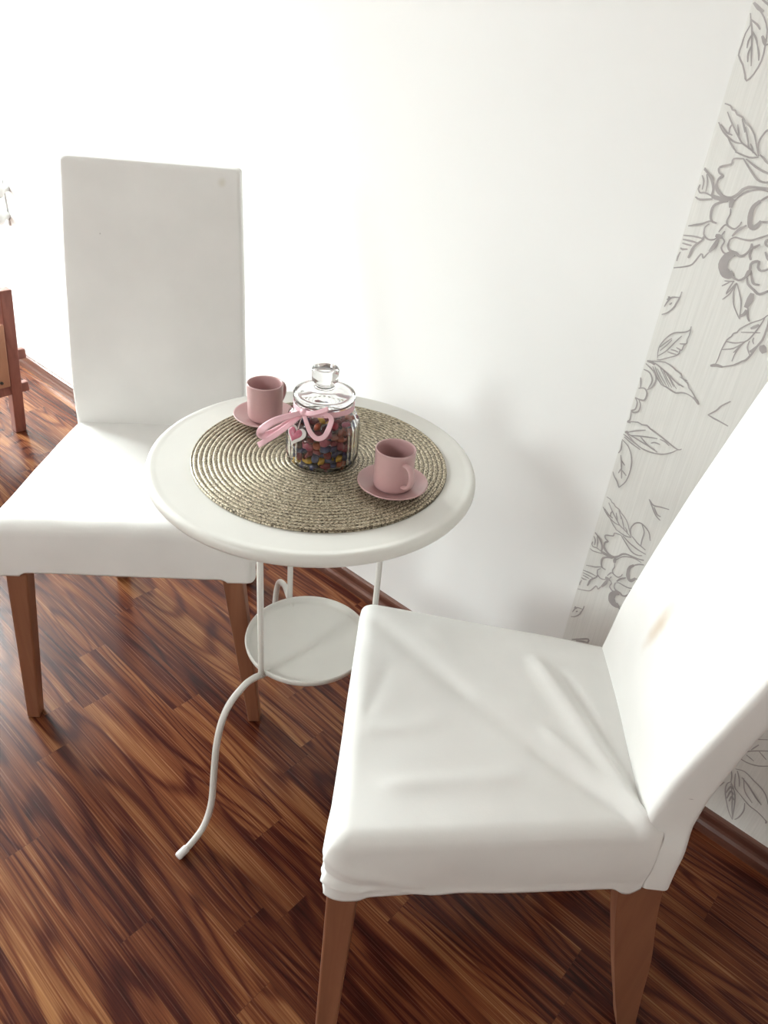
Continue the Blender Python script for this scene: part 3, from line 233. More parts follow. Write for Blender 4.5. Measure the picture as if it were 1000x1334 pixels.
def mat_cover(name, spots=()):
    """white cotton slipcover; spots = (x, y, z, radius, stretch, colour, strength)"""
    m, nt, b = newmat(name)
    b.inputs['Roughness'].default_value = 0.9
    b.inputs['Specular IOR Level'].default_value = 0.15
    b.inputs['Sheen Weight'].default_value = 0.12
    tc = N(nt, 'ShaderNodeTexCoord')
    nz = N(nt, 'ShaderNodeTexNoise', Scale=9.0, Detail=4.0)
    L(nt, tc.outputs['Object'], nz.inputs['Vector'])
    base = ramp(nt, nz.outputs['Fac'], [(0.3, COVER_LO), (0.7, COVER_HI)]).outputs['Color']
    for (x, y, z, rad, stv, col, strength) in spots:
        vs = N(nt, 'ShaderNodeVectorMath', operation='SUBTRACT')
        L(nt, tc.outputs['Object'], vs.inputs[0])
        vs.inputs[1].default_value = (x, y, z)
        vm = N(nt, 'ShaderNodeVectorMath', operation='MULTIPLY')
        L(nt, vs.outputs[0], vm.inputs[0])
        vm.inputs[1].default_value = stv
        ln = N(nt, 'ShaderNodeVectorMath', operation='LENGTH')
        L(nt, vm.outputs[0], ln.inputs[0])
        n2 = N(nt, 'ShaderNodeTexNoise', Scale=35.0, Detail=2.0)
        L(nt, tc.outputs['Object'], n2.inputs['Vector'])
        ad = N(nt, 'ShaderNodeMath', operation='MULTIPLY_ADD')
        L(nt, n2.outputs['Fac'], ad.inputs[0])
        ad.inputs[1].default_value = rad * 0.7
        L(nt, ln.outputs['Value'], ad.inputs[2])
        mr = N(nt, 'ShaderNodeMapRange', interpolation_type='SMOOTHSTEP')
        mr.inputs['From Min'].default_value = rad * 1.35
        mr.inputs['From Max'].default_value = rad * 0.35
        mr.inputs['To Min'].default_value = 0
        mr.inputs['To Max'].default_value = strength
        L(nt, ad.outputs[0], mr.inputs['Value'])
        mx = N(nt, 'ShaderNodeMix', data_type='RGBA')
        L(nt, mr.outputs['Result'], mx.inputs['Factor'])
        L(nt, base, mx.inputs['A'])
        mx.inputs['B'].default_value = (*col, 1)
        base = mx.outputs['Result']
    L(nt, base, b.inputs['Base Color'])
    # woven cloth
    n3 = N(nt, 'ShaderNodeTexNoise', Scale=420.0, Detail=2.0)
    L(nt, tc.outputs['Object'], n3.inputs['Vector'])
    bump(nt, b, n3.outputs['Fac'], 0.12, 0.0006)
    return m

COVER_LO = (0.80, 0.79, 0.765)
COVER_HI = (0.85, 0.84, 0.815)

def mat_wall():
    m, nt, b = newmat('white_wall_paint')
    b.inputs['Roughness'].default_value = 0.75
    b.inputs['Specular IOR Level'].default_value = 0.25
    nz = N(nt, 'ShaderNodeTexNoise', Scale=1.6, Detail=3.0)
    L(nt, coords(nt), nz.inputs['Vector'])
    r = ramp(nt, nz.outputs['Fac'], [(0.3, (0.86, 0.86, 0.845)), (0.7, (0.885, 0.885, 0.87))])
    L(nt, r.outputs['Color'], b.inputs['Base Color'])
    n2 = N(nt, 'ShaderNodeTexNoise', Scale=1.0, Detail=4.0)
    L(nt, coords(nt, (260, 260, 30)), n2.inputs['Vector'])
    bump(nt, b, n2.outputs['Fac'], 0.05, 0.001)
    return m

def mat_paper():
    m, nt, b = newmat('wallpaper_ground')
    b.inputs['Roughness'].default_value = 0.6
    nz = N(nt, 'ShaderNodeTexNoise', Scale=1.0, Detail=3.0)
    L(nt, coords(nt, (420, 420, 9)), nz.inputs['Vector'])
    r = ramp(nt, nz.outputs['Fac'], [(0.3, (0.76, 0.755, 0.72)), (0.7, (0.83, 0.825, 0.79))])
    L(nt, r.outputs['Color'], b.inputs['Base Color'])
    bump(nt, b, nz.outputs['Fac'], 0.15, 0.0008)
    return m

def mat_floor():
    m, nt, b = newmat('oak_strip_laminate')
    tc = N(nt, 'ShaderNodeTexCoord')
    sep = N(nt, 'ShaderNodeSeparateXYZ')
    L(nt, tc.outputs['Object'], sep.inputs[0])
    def M(op, a, bb=None, c=None):
        n = N(nt, 'ShaderNodeMath', operation=op)
        for i, v in enumerate((a, bb, c)):
            if v is None:
                continue
            if isinstance(v, (int, float)):
                n.inputs[i].default_value = v
            else:
                L(nt, v, n.inputs[i])
        return n.outputs[0]
    X, Y = sep.outputs['X'], sep.outputs['Y']
    W, LEN = 0.0655, 0.62
    yr = M('DIVIDE', M('ADD', Y, 0.0435), W)
    row = M('FLOOR', yr)
    wn = N(nt, 'ShaderNodeTexWhiteNoise', noise_dimensions='1D')
    L(nt, row, wn.inputs['W'])
    xr = M('DIVIDE', M('MULTIPLY_ADD', wn.outputs['Value'], 1.9, X), LEN)
    col = M('FLOOR', xr)
    cid = N(nt, 'ShaderNodeCombineXYZ')
    L(nt, row, cid.inputs[0])
    L(nt, col, cid.inputs[1])
    w2 = N(nt, 'ShaderNodeTexWhiteNoise', noise_dimensions='3D')
    L(nt, cid.outputs[0], w2.inputs['Vector'])
    rnd = w2.outputs['Value']
    seprnd = N(nt, 'ShaderNodeSeparateColor')
    L(nt, w2.outputs['Color'], seprnd.inputs[0])
    # grain coordinates, shifted per strip
    gx = M('MULTIPLY_ADD', X, 1.0, M('MULTIPLY', seprnd.outputs[0], 17.0))
    gy = M('MULTIPLY_ADD', Y, 1.0, M('MULTIPLY', seprnd.outputs[1], 11.0))
    g = N(nt, 'ShaderNodeCombineXYZ')
    L(nt, M('MULTIPLY', gx, 1.15), g.inputs[0])
    L(nt, M('MULTIPLY', gy, 9.0), g.inputs[1])
    L(nt, M('MULTIPLY', rnd, 30.0), g.inputs[2])
    n1 = N(nt, 'ShaderNodeTexNoise', Scale=1.0, Detail=1.5, Roughness=0.45, Distortion=0.15)
    L(nt, g.outputs[0], n1.inputs['Vector'])
    # contour lines of a stretched noise make cathedral arches
    ph = M('MULTIPLY', n1.outputs['Fac'], 95.0)
    band = M('MULTIPLY_ADD', M('SINE', ph), 0.5, 0.5)
    saw = M('POWER', band, 3.5)
    f = N(nt, 'ShaderNodeCombineXYZ')
    L(nt, M('MULTIPLY', gx, 5.0), f.inputs[0])
    L(nt, M('MULTIPLY', gy, 400.0), f.inputs[1])
    n2 = N(nt, 'ShaderNodeTexNoise', Scale=1.0, Detail=3.0)
    L(nt, f.outputs[0], n2.inputs['Vector'])
    f3 = N(nt, 'ShaderNodeCombineXYZ')
    L(nt, M('MULTIPLY', gx, 2.2), f3.inputs[0])
    L(nt, M('MULTIPLY', gy, 24.0), f3.inputs[1])
    n3 = N(nt, 'ShaderNodeTexNoise', Scale=1.0, Detail=2.0)
    L(nt, f3.outputs[0], n3.inputs['Vector'])
    t = M('MULTIPLY_ADD', M('SUBTRACT', n2.outputs['Fac'], 0.5), 0.50, 0.565)
    t = M('MULTIPLY_ADD', M('SUBTRACT', n3.outputs['Fac'], 0.5), 0.55, t)
    t = M('MULTIPLY_ADD', M('SUBTRACT', rnd, 0.5), 0.16, t)
    t = M('MULTIPLY_ADD', saw, -0.16, t)
    r = ramp(nt, t, [(0.25, FL0), (0.42, FL1), (0.58, FL2), (0.80, FL3)])
    # joints
    fy = M('ABSOLUTE', M('SUBTRACT', M('FRACT', yr), 0.5))
    fx = M('ABSOLUTE', M('SUBTRACT', M('FRACT', xr), 0.5))
    jy = M('GREATER_THAN', fy, 0.5 - 0.0005 / W)
    jx = M('GREATER_THAN', fx, 0.5 - 0.0005 / LEN)
    j = M('MAXIMUM', jy, jx)
    mx = N(nt, 'ShaderNodeMix', data_type='RGBA')
    L(nt, M('MULTIPLY', j, 0.45), mx.inputs['Factor'])
    L(nt, r.outputs['Color'], mx.inputs['A'])
    mx.inputs['B'].default_value = (0.05, 0.02, 0.012, 1)
    L(nt, mx.outputs['Result'], b.inputs['Base Color'])
    rr = M('MULTIPLY_ADD', n2.outputs['Fac'], 0.12, 0.20)
    L(nt, rr, b.inputs['Roughness'])
    b.inputs['Specular IOR Level'].default_value = 0.21
    bump(nt, b, M('SUBTRACT', n2.outputs['Fac'], M('MULTIPLY', j, 1.0)), 0.10, 0.0008)
    return m

FL0 = (0.020, 0.0040, 0.0028)
FL1 = (0.054, 0.0110, 0.0062)
FL2 = (0.134, 0.040, 0.0160)
FL3 = (0.320, 0.145, 0.057)

def mat_mat():
    """coiled metallic braid: UV x = metres along the coil, y = coil number"""
    m, nt, b = newmat('gold_braid')
    uv = N(nt, 'ShaderNodeUVMap')
    mp = N(nt, 'ShaderNodeMapping')
    mp.inputs['Scale'].default_value = (330, 3.0, 1)
    L(nt, uv.outputs['UV'], mp.inputs['Vector'])
    nz = N(nt, 'ShaderNodeTexNoise', Scale=1.0, Detail=1.0)
    L(nt, mp.outputs['Vector'], nz.inputs['Vector'])
    r = ramp(nt, nz.outputs['Fac'], [(0.37, (0.085, 0.066, 0.042)), (0.45, (0.33, 0.275, 0.19)),
                                     (0.58, (0.50, 0.435, 0.31)), (0.68, (0.80, 0.73, 0.57))])
    # groove shade put into the colour at the thread gaps between the coils
    sx = N(nt, 'ShaderNodeSeparateXYZ')
    L(nt, uv.outputs['UV'], sx.inputs[0])
    fr = N(nt, 'ShaderNodeMath', operation='FRACT')
    L(nt, sx.outputs['Y'], fr.inputs[0])
    ab = N(nt, 'ShaderNodeMath', operation='PINGPONG')
    L(nt, fr.outputs[0], ab.inputs[0])
    ab.inputs[1].default_value = 0.5
    gp = ramp(nt, ab.outputs[0], [(0.04, (0.30, 0.28, 0.25)), (0.16, (1, 1, 1))])
    mm = N(nt, 'ShaderNodeMix', data_type='RGBA', blend_type='MULTIPLY')
    mm.inputs['Factor'].default_value = 1.0
    L(nt, r.outputs['Color'], mm.inputs['A'])
    L(nt, gp.outputs['Color'], mm.inputs['B'])
    L(nt, mm.outputs['Result'], b.inputs['Base Color'])
    b.inputs['Metallic'].default_value = 0.35
    b.inputs['Roughness'].default_value = 0.45
    bump(nt, b, nz.outputs['Fac'], 0.5, 0.0012)
    return m

def mat_glass(name, tint=(1, 1, 1), rough=0.0):
    m, nt, b = newmat(name)
    nz = N(nt, 'ShaderNodeTexNoise', Scale=30.0)
    L(nt, coords(nt), nz.inputs['Vector'])
    r = ramp(nt, nz.outputs['Fac'], [(0.3, tuple(c * 0.985 for c in tint)), (0.7, tint)])
    L(nt, r.outputs['Color'], b.inputs['Base Color'])
    b.inputs['Transmission Weight'].default_value = 1.0
    b.inputs['Roughness'].default_value = rough
    b.inputs['IOR'].default_value = 1.45
    return m

M_wall = mat_wall()
M_paper = mat_paper()
M_ink = plain('wallpaper_silver_ink', (0.42, 0.39, 0.385), rough=0.5, var=0.12, scale=25)
M_floor = mat_floor()
M_skirt = mat_wood('brown_skirting_laminate', (0.07, 0.025, 0.018), (0.14, 0.055, 0.035), 'X', rough=0.3)
M_skirt.node_tree.nodes['Principled BSDF'].inputs['Coat Weight'].default_value = 0.8
M_skirt.node_tree.nodes['Principled BSDF'].inputs['Coat Roughness'].default_value = 0.08
M_ceiling = plain('ceiling_paint', (0.86, 0.86, 0.85), rough=0.9)
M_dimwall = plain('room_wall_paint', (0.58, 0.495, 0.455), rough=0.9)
M_frame = plain('window_frame_paint', (0.8, 0.8, 0.8), rough=0.4)
M_leg = mat_wood('stained_birch', (0.205, 0.080, 0.042), (0.29, 0.125, 0.068), 'Z')
M_metal = plain('cream_powder_coat', (0.75, 0.74, 0.695), rough=0.38, var=0.02, scale=12)
M_hole = plain('dark_screw', (0.03, 0.025, 0.02), rough=0.5)
M_mat = mat_mat()
M_cup = plain('dusty_pink_glaze', (0.56, 0.35, 0.345), rough=0.35, var=0.04, scale=20, coat=0.25)
M_glass = mat_glass('clear_glass')
M_ribbon = plain('pink_satin', (0.90, 0.56, 0.62), rough=0.4, var=0.06, scale=60, bmp=0.1, bscale=900)
M_tagclear = plain('pearl_white_tag', (0.82, 0.78, 0.77), rough=0.25, var=0.03)
M_tagpink = plain('pink_tag_heart', (0.55, 0.17, 0.24), rough=0.35, var=0.15, scale=300)
M_string = plain('clear_cord', (0.75, 0.6, 0.6), rough=0.4)
M_stand = mat_wood('red_brown_wood', (0.19, 0.065, 0.05), (0.30, 0.115, 0.085), 'Z', rough=0.4)
M_panel = mat_wood('light_brown_panel', (0.36, 0.17, 0.10), (0.46, 0.24, 0.15), 'Z', rough=0.45)
M_fit = plain('grey_white_plastic', (0.62, 0.62, 0.61), rough=0.4, var=0.02)
M_white = plain('white_enamel', (0.82, 0.82, 0.81), rough=0.35, var=0.02)

# ------------------------------------------------------------------ room
YW = 1.1206
XL, XR, YF, H = -3.55, 1.7, -2.4, 2.5
bm = bmesh.new(); add_box(bm, (XL - .1, YF - .1, -0.1), (XR + .1, YW + .1, 0))
struct(obj('floor', bm, M_floor, smooth=False))
bm = bmesh.new(); add_box(bm, (XL - .1, YF - .1, H), (XR + .1, YW + .1, H + .1))
struct(obj('ceiling', bm, M_ceiling, smooth=False))
bm = bmesh.new(); add_box(bm, (XL - .1, YW, 0), (XR + .1, YW + .1, H))
struct(obj('wall_back', bm, M_wall, smooth=False))
bm = bmesh.new(); add_box(bm, (XR, YF, 0), (XR + .1, YW, H))
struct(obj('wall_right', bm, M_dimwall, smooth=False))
# left wall: daylight window plus added opening; front wall (behind camera): added fill opening
def wall_with_openings(name, a0, a1, opens, place, mat):
    """opens = (from, to, sill, head) along the wall; place(a, b, z0, z1) gives a box"""
    bm = bmesh.new()
    a = a0
    for (o0, o1, z0, z1) in sorted(opens):
        add_box(bm, *place(a, o0, 0, H)); add_box(bm, *place(o0, o1, 0, z0)); add_box(bm, *place(o0, o1, z1, H))
        a = o1
    add_box(bm, *place(a, a1, 0, H))
    return struct(obj(name, bm, mat, smooth=False))
wall_with_openings('wall_left', YF, YW, WIN, lambda a, b, c, d: ((XL - .1, a, c), (XL, b, d)), M_wall)
wall_with_openings('wall_front', XL - .1, XR + .1, WIN_FILL, lambda a, b, c, d: ((a, YF - .1, c), (b, YF, d)), M_dimwall)
def window(name, loc, width, height, rot):
    win = bpy.data.objects.new(name, None); C.objects.link(win)
    win.location = loc; win.rotation_euler = (0, 0, rot); struct(win)
    bm = bmesh.new()
    hw_, hh_ = width / 2, height
    for lo, hi in (((-.03, -hw_, 0), (.03, -hw_ + .05, hh_)), ((-.03, hw_ - .05, 0), (.03, hw_, hh_)),
                   ((-.03, -hw_, 0), (.03, hw_, .05)), ((-.03, -hw_, hh_ - .05), (.03, hw_, hh_)),
                   ((-.03, -.03, 0), (.03, .03, hh_))):
        add_box(bm, lo, hi, 0.006)
    obj('window_frame', bm, M_frame, win, smooth=False)
    ld = bpy.data.lights.new('window_portal', 'AREA')      # portal: only guides sampling of the sky
    ld.shape = 'RECTANGLE'
    ld.size, ld.size_y = height, width
    ld.cycles.is_portal = True
    lo_ = bpy.data.objects.new('window_portal', ld)
    C.objects.link(lo_)
    nrm = Matrix.Rotation(rot, 3, 'Z') @ Vector((1, 0, 0))
    lo_.location = Vector(loc) + Vector((0, 0, height / 2)) + nrm * .04
    lo_.rotation_euler = (0, -PI / 2, rot)
k = 0
for (o0, o1, z0, z1) in WIN:
    k += 1
    window('window_%d' % k, (XL - .05, (o0 + o1) / 2, z0), o1 - o0, z1 - z0, 0)
for (o0, o1, z0, z1) in WIN_FILL:
    k += 1
    window('window_%d' % k, ((o0 + o1) / 2, YF - .05, z0), o1 - o0, z1 - z0, PI / 2)  # added fill opening, built like the daylight window

# skirting board: brown laminate strip with a slanted foot
bm = bmesh.new()
prof = [(0, 0), (-.018, 0), (-.018, .010), (-.0165, .018), (-.0125, .024), (-.0105, .030), (-.0105, .042), (-.009, .047), (-.005, .050), (0, .050)]
ra = [bm.verts.new((XL, YW + y, z)) for y, z in prof]
rb = [bm.verts.new((XR, YW + y, z)) for y, z in prof]
bridge(bm, [ra, rb], cap0=True, cap1=True)
struct(obj('baseboard_back', bm, M_skirt, smooth=False))

# wallpaper: printed strip on the right part of the wall, line drawing in silver-grey ink
XE = -0.4188
bm = bmesh.new()
add_box(bm, (XE, YW - .0006, .050), (XR, YW - .0001, H))
for f in bm.faces:
    f.material_index = 0
ink_n = [0]
def ink_line(pts, w):
    ink_n[0] += 1
    yy = YW - .0008 - (ink_n[0] % 400) * 2e-6
    n = len(pts)
    Lp, Rp = [], []
    for i, (x, z) in enumerate(pts):
        x0, z0 = pts[max(i - 1, 0)]
        x1, z1 = pts[min(i + 1, n - 1)]
        dx, dz = x1 - x0, z1 - z0
        l = math.hypot(dx, dz) or 1
        t = i / max(1, n - 1)
        ww = w * (0.62 + 0.38 * math.sin(PI * t)) * (1 + 0.18 * noise.noise(Vector((x * 160, z * 160, 3))))
        ox, oz = -dz / l * ww / 2, dx / l * ww / 2
        Lp.append(bm.verts.new((max(XE, x + ox), yy, z + oz)))
        Rp.append(bm.verts.new((max(XE, x - ox), yy, z - oz)))
    for i in range(n - 1):
        try:
            f = bm.faces.new((Lp[i], Lp[i + 1], Rp[i + 1], Rp[i])); f.material_index = 1
        except ValueError:
            pass
for w, rep, c in LINES:
    P = [(c[i] / 1e4, c[i + 1] / 1e4) for i in range(0, len(c), 2)]
    runs, cur = [], []
    for p in P:
        if p[0] <= XE + .0001:
            if len(cur) > 1: runs.append(cur)
            cur = []
        else:
            cur.append(p)
    if len(cur) > 1: runs.append(cur)
    shifts = (0.0, -REP, REP) if rep else (0.0,)
    for run in runs:
        for s in shifts:
            q = [(x, z + s) for x, z in run]
            if min(z for _, z in q) < .06 or max(z for _, z in q) > H - .01:
                continue
            ink_line(q, w * INKW / 1000)
        # the pattern carries on to the right in half-drop columns, each flower with both of its halves
        halves = [run, [(-.47 - x, z) for x, z in run]] if rep else [run]
        for k in range(0, 5):
            for hi, q0 in enumerate(halves):
                if k == 0 and hi == 0:
                    continue
                for n in range(-3, 4):
                    q = [(x + .44 * k, z + REP * n + .5 * REP * (k % 2)) for x, z in q0]
                    if min(z for _, z in q) < .06 or max(z for _, z in q) > H - .01 or max(x for x, _ in q) > XR - .01:
                        continue
                    if min(z for _, z in q) < .42 and min(x for x, _ in q) < .14:
                        continue
                    if min(x for x, _ in q) < -.225 and not (k == 0 and hi == 1 and min(x for x, _ in q) > -.24):
                        continue
                    ink_line(q, w * INKW / 1000)
o = obj('floral_wallpaper', bm, [M_paper, M_ink], smooth=False)
tag(o, 'pale wallpaper strip with grey line-drawn flowers and leaves on the right of the white wall', 'wallpaper')

# ------------------------------------------------------------------ chairs
ZC = 0.498
def make_chair(label, pose, hw0, taper, hb_low, hb_top, wrinkles, mats, seed):
    """origin of the design frame: middle of the seat front, x to the sitter's left edge, y towards the back"""
    ax, ay, ang = pose
    SH = 0.23
    wv = Vector((math.cos(ang), math.sin(ang), 0)); vv = Vector((-math.sin(ang), math.cos(ang), 0))
    root = thing('dining_chair', label, 'chair', Vector((ax, ay, 0)) + vv * SH, ang, 'white slipcovered dining chairs')
    off = (0, -SH, 0)
    hw = lambda y: hw0 - taper * min(y, .40)
    YB = 0.388
    def fold(x, y):
        d = 0
        for (x0, y0, x1, y1, w, h) in wrinkles:
            px, py = x - x0, y - y0
            dx, dy = x1 - x0, y1 - y0
            l2 = dx * dx + dy * dy
            t = max(0, min(1, (px * dx + py * dy) / l2))
            dd = math.hypot(px - t * dx, py - t * dy)
            ww = w * (0.55 + 0.9 * math.sin(PI * min(1, max(0, 0.15 + 0.7 * t))) * 0.6)
            d += h * math.exp(-(dd / ww) ** 2) * smoothstep(0, 0.12, t + 0.06) * smoothstep(0, 0.1, 1.06 - t)
        return d
    def top_z(x, y):
        base = 0.4855 + 0.011 * smoothstep(0.0, 0.36, y)
        w = hw(y)
        crown = 0.004 * (1 - (x / w) ** 2)
        dside = max(0.0, w - abs(x)); dfront = max(0.0, y)
        z = base + crown
        r = 0.022
        if dside < r: z -= r * (1 - math.sqrt(max(0, 1 - (1 - dside / r) ** 2))) * 0.8
        rf = 0.026
        if dfront < rf: z -= rf * (1 - math.sqrt(max(0, 1 - (1 - dfront / rf) ** 2))) * 0.8
        z += fold(x, y)
        z += 0.0016 * noise.noise(Vector((x * 14, y * 14, seed)))
        return z
    # --- seat: top surface plus hanging skirt
    nx, ny = 96, 90
    bm = bmesh.new()
    grid = []
    for j in range(ny + 1):
        t = j / ny
        y = YB * (t ** 1.25)
        row = []
        for i in range(nx + 1):
            s = -1 + 2 * i / nx
            s = math.sin(s * PI / 2) * 0.55 + s * 0.45
            # round the two front corners in plan
            w = hw(y)
            if y < 0.03: w -= 0.03 * (1 - math.sqrt(max(0, 1 - (1 - y / 0.03) ** 2))) * 0.55
            x = s * w
            row.append(bm.verts.new((x, y, top_z(x * 0.9999, y))))
        grid.append(row)
    for j in range(ny):
        for i in range(nx):
            bm.faces.new((grid[j][i], grid[j][i + 1], grid[j + 1][i + 1], grid[j + 1][i]))
    loop = [grid[j][0] for j in range(ny, 0, -1)] + [grid[0][i] for i in range(nx + 1)] + [grid[j][nx] for j in range(1, ny + 1)]
    m = len(loop)
    info = []
    for k, v in enumerate(loop):
        x, y = v.co.x, v.co.y
        a, b_ = loop[max(0, k - 1)].co, loop[min(m - 1, k + 1)].co
        tx, ty = b_.x - a.x, b_.y - a.y
        l = math.hypot(tx, ty) or 1
        nxx, nyy = ty / l, -tx / l
        info.append((nxx, nyy))
    prev = loop
    rings = [loop]
    NZ = 26
    for q in range(1, NZ + 1):
        t = q / NZ
        ring = []
        for k, v in enumerate(loop):
            x, y, z = v.co
            nX, nY = info[k]
            hem = 0.3865
            corner = smoothstep(hw0 - 0.062, hw0 - 0.045, abs(x)) * smoothstep(0.03, 0.015, y) + smoothstep(0.055, 0.04, y) * (1 if abs(x) > hw0 - 0.05 else 0)
            hem -= 0.0075 * min(1, corner)
            notch = smoothstep(0.35, 0.372, y) * smoothstep(0.392, 0.376, y)
            hem -= 0.014 * notch
            hem += 0.0015 * noise.noise(Vector((x * 9, y * 9, seed + 4)))
            zz = z + (hem - z) * t
            out = 0.003 * math.sin(PI * min(1, t * 1.2)) + 0.0035 * t
            out += 0.0028 * noise.noise(Vector((x * 11, y * 11, zz * 9 + seed))) * smoothstep(0, .3, t)
            # diagonal pulls at the front corners
            if wrinkles and y < 0.2 and x > 0:
                dco = (y if abs(x) > hw(y) - 0.02 else (hw0 - abs(x)))
                out += 0.0055 * math.exp(-((dco * 0.42 - (0.012 + 0.07 * (t - 0.30))) / 0.009) ** 2) * smoothstep(.20, .02, dco)
                out += 0.0050 * math.exp(-((dco * 0.25 - (0.09 * (t - 0.62))) / 0.006) ** 2) * smoothstep(.2, .02, dco)
                out -= 0.0040 * math.exp(-((dco * 0.40 - (0.09 * (t - 0.50))) / 0.006) ** 2) * smoothstep(.16, .01, dco)
            if nX < .6:
                out *= .45
            ring.append(bm.verts.new((x + nX * out, y + nY * out, zz)))
        rings.append(ring)
    # turned hem and inner face of the cloth
    lastr = rings[-1]
    inner = []
    for k, v in enumerate(lastr):
        nX, nY = info[k]
        inner.append(bm.verts.new((v.co.x - nX * .003, v.co.y - nY * .003, v.co.z + .0008)))
    inner2 = [bm.verts.new((v.co.x, v.co.y, 0.43)) for v in inner]
    rings += [inner, inner2]
    bridge(bm, rings, close=False)
    # underside panel
    bm.faces.new(inner2)
    obj('seat', bm, mats[0], root, loc=off)
    # --- backrest
    FP = [(.385, .374), (.47, .367), (.50, .366), (.58, .374), (.65, .389), (.72, .404), (.78, .417), (.86, .437), (.93, .455), (.992, .471)]
    def interp(T, z):
        if z <= T[0][0]: return T[0][1]
        for (a, va), (b_, vb) in zip(T, T[1:]):
            if z <= b_: return va + (vb - va) * (z - a) / (b_ - a)
        return T[-1][1]
    RP = [(.385, .424), (.42, .4225), (.56, .424), (.65, .434), (.74, .450), (.86, .478), (.992, .510)]
    zs = [.3865, .3875, .39] + [.40 + .0125 * i for i in range(46)]
    zs = [z for z in zs if z < .965] + [.965, .975, .982, .9845, .987, .989, .9905, .9914, .9919]
    bm = bmesh.new()
    rings = []
    for z in zs:
        f = interp(FP, z); r_ = interp(RP, z)
        if z < .50: f = max(f, .366 + (.50 - z) * .18)
        ins = 0.0
        if z > .982:
            k = (z - .982) / .010
            ins = .0085 * (1 - math.sqrt(max(0, 1 - k * k)))
        if z < .389: ins = -0.0
        hb = hb_low + (hb_top - hb_low) * smoothstep(.50, .99, z) + (0.003 * math.sin(PI * (z - .5) / .49) if z > .5 else 0)
        hb = max(hb, hb + (hw(.39) + .0035 - hb) * smoothstep(.505, .45, z))
        y0, y1 = f + ins * .8, r_ - ins * .8
        x1 = hb - ins
        rc = min(.0085, (y1 - y0) / 2 - .001)
        ring = []
        def arc(cx, cy, a0, a1, n=6):
            for i in range(n + 1):
                a = a0 + (a1 - a0) * i / n
                ring.append((cx + rc * math.cos(a), cy + rc * math.sin(a)))
        def run(xa, ya, xb, yb, n):
            for i in range(1, n):
                t = i / n
                ring.append((xa + (xb - xa) * t, ya + (yb - ya) * t))
        arc(-x1 + rc, y0 + rc, PI, 1.5 * PI)
        run(-x1 + rc, y0, x1 - rc, y0, 28)
        arc(x1 - rc, y0 + rc, 1.5 * PI, 2 * PI)
        run(x1, y0 + rc, x1, y1 - rc, 5)
        arc(x1 - rc, y1 - rc, 0, .5 * PI)
        run(x1 - rc, y1, -x1 + rc, y1, 28)
        arc(-x1 + rc, y1 - rc, .5 * PI, PI)
        run(-x1, y1 - rc, -x1, y0 + rc, 5)
        rv = []
        for (x, y) in ring:
            wob = 0.0016 * noise.noise(Vector((x * 7, z * 7, seed + 9)))
            cush = -0.006 * max(0, 1 - (x / x1) ** 2) * smoothstep(.50, .60, z) * smoothstep(.99, .9, z) if y < (y0 + y1) / 2 else 0
            rv.append(bm.verts.new((x + wob * .5, y + wob + cush, z)))
        rings.append(rv)
    bridge(bm, rings, cap0=True, cap1=True)
    obj('backrest', bm, mats[1], root, loc=off)
    # --- legs
    for s in (-1, 1):
        bm = bmesh.new()
        xo, xi, fo, fi = s * (0.209), s * .167, s * .2365, s * .2115
        rows = []
        hexa(bm, [(fi, .004, 0), (fo, .004, 0), (fo, .031, 0), (fi, .031, 0),
                  (xi, .005, .42), (xo - s * .004, .005, .42), (xo - s * .004, .044, .42), (xi, .044, .42)], .003)
        obj('leg', bm, M_leg, root, loc=off, smooth=False)
        bm = bmesh.new()
        path = [(.0, .474, .0135), (.04, .4655, .0155), (.10, .452, .0195), (.20, .4315, .0255), (.30, .409, .027), (.40, .392, .0275), (.44, .389, .026)]
        P = catmull([(a, b_, c) for a, b_, c in path], 5)
        xo = hw(.4) - .006
        rings = []
        for p in P:
            z, yc, h = p
            k = smoothstep(.45, 0, z)
            o_, i_ = s * (xo + .006 * k - .002), s * (xo - .036 + .012 * k)
            rings.append([bm.verts.new(q) for q in ((i_, yc - h, z), (o_, yc - h, z), (o_, yc + h, z), (i_, yc + h, z))])
        bridge(bm, rings, cap0=True, cap1=True)
        es = [e for e in bm.edges if abs(e.verts[0].co.z - e.verts[1].co.z) > .004]
        bmesh.ops.bevel(bm, geom=es, offset=.003, segments=2, affect='EDGES', profile=0.5)
        obj('leg', bm, M_leg, root, loc=off, smooth=False)
    return root

M_coverA_seat = mat_cover('white_cotton_seat')
M_coverA_back = mat_cover('white_cotton_back', [(-.097, .440, .866, .0026, (1, .3, 1), (.05, .04, .04), 1.0),
                                                (.132, .462, .968, .012, (1, .3, 1), (.62, .58, .44), .4)])
M_coverB_seat = mat_cover('white_cotton_creased')
M_coverB_back = mat_cover('white_cotton_stained', [(-.033, .394, .642, .034, (1.7, .4, .62), (.62, .50, .37), .75),
                                                   (.150, .400, .555, .0022, (1, .5, 2), (.25, .2, .2), .9)])
WR_B = [(-.20, -.01, -.03, .155, .016, -.0045), (-.03, .155, .06, .25, .014, -.002),
        (-.10, .262, .150, .368, .013, .0075), (-.08, .30, .13, .372, .008, -.005),
        (.03, .262, .150, .372, .011, .0055), (.06, .245, .155, .36, .009, -.004),
        (-.155, .10, -.128, .33, .02, .003), (.13, .06, .10, .22, .012, .0018),
        (.05, .03, .03, .12, .012, .0015), (-.06, .05, .02, .03, .01, -.0012)]
WR_A = []
make_chair('white slipcovered chair against the wall behind the table, its whole tall back in view', (-.9853, .4882, .7937), .231, .145, .173, .166, WR_A,
           (M_coverA_seat, M_coverA_back), 1.3)
make_chair('white slipcovered chair in the right foreground with creased seat and stained back', (-.4526, .5115, -.8951), .214, .148, .150, .158, WR_B,
           (M_coverB_seat, M_coverB_back), 7.7)

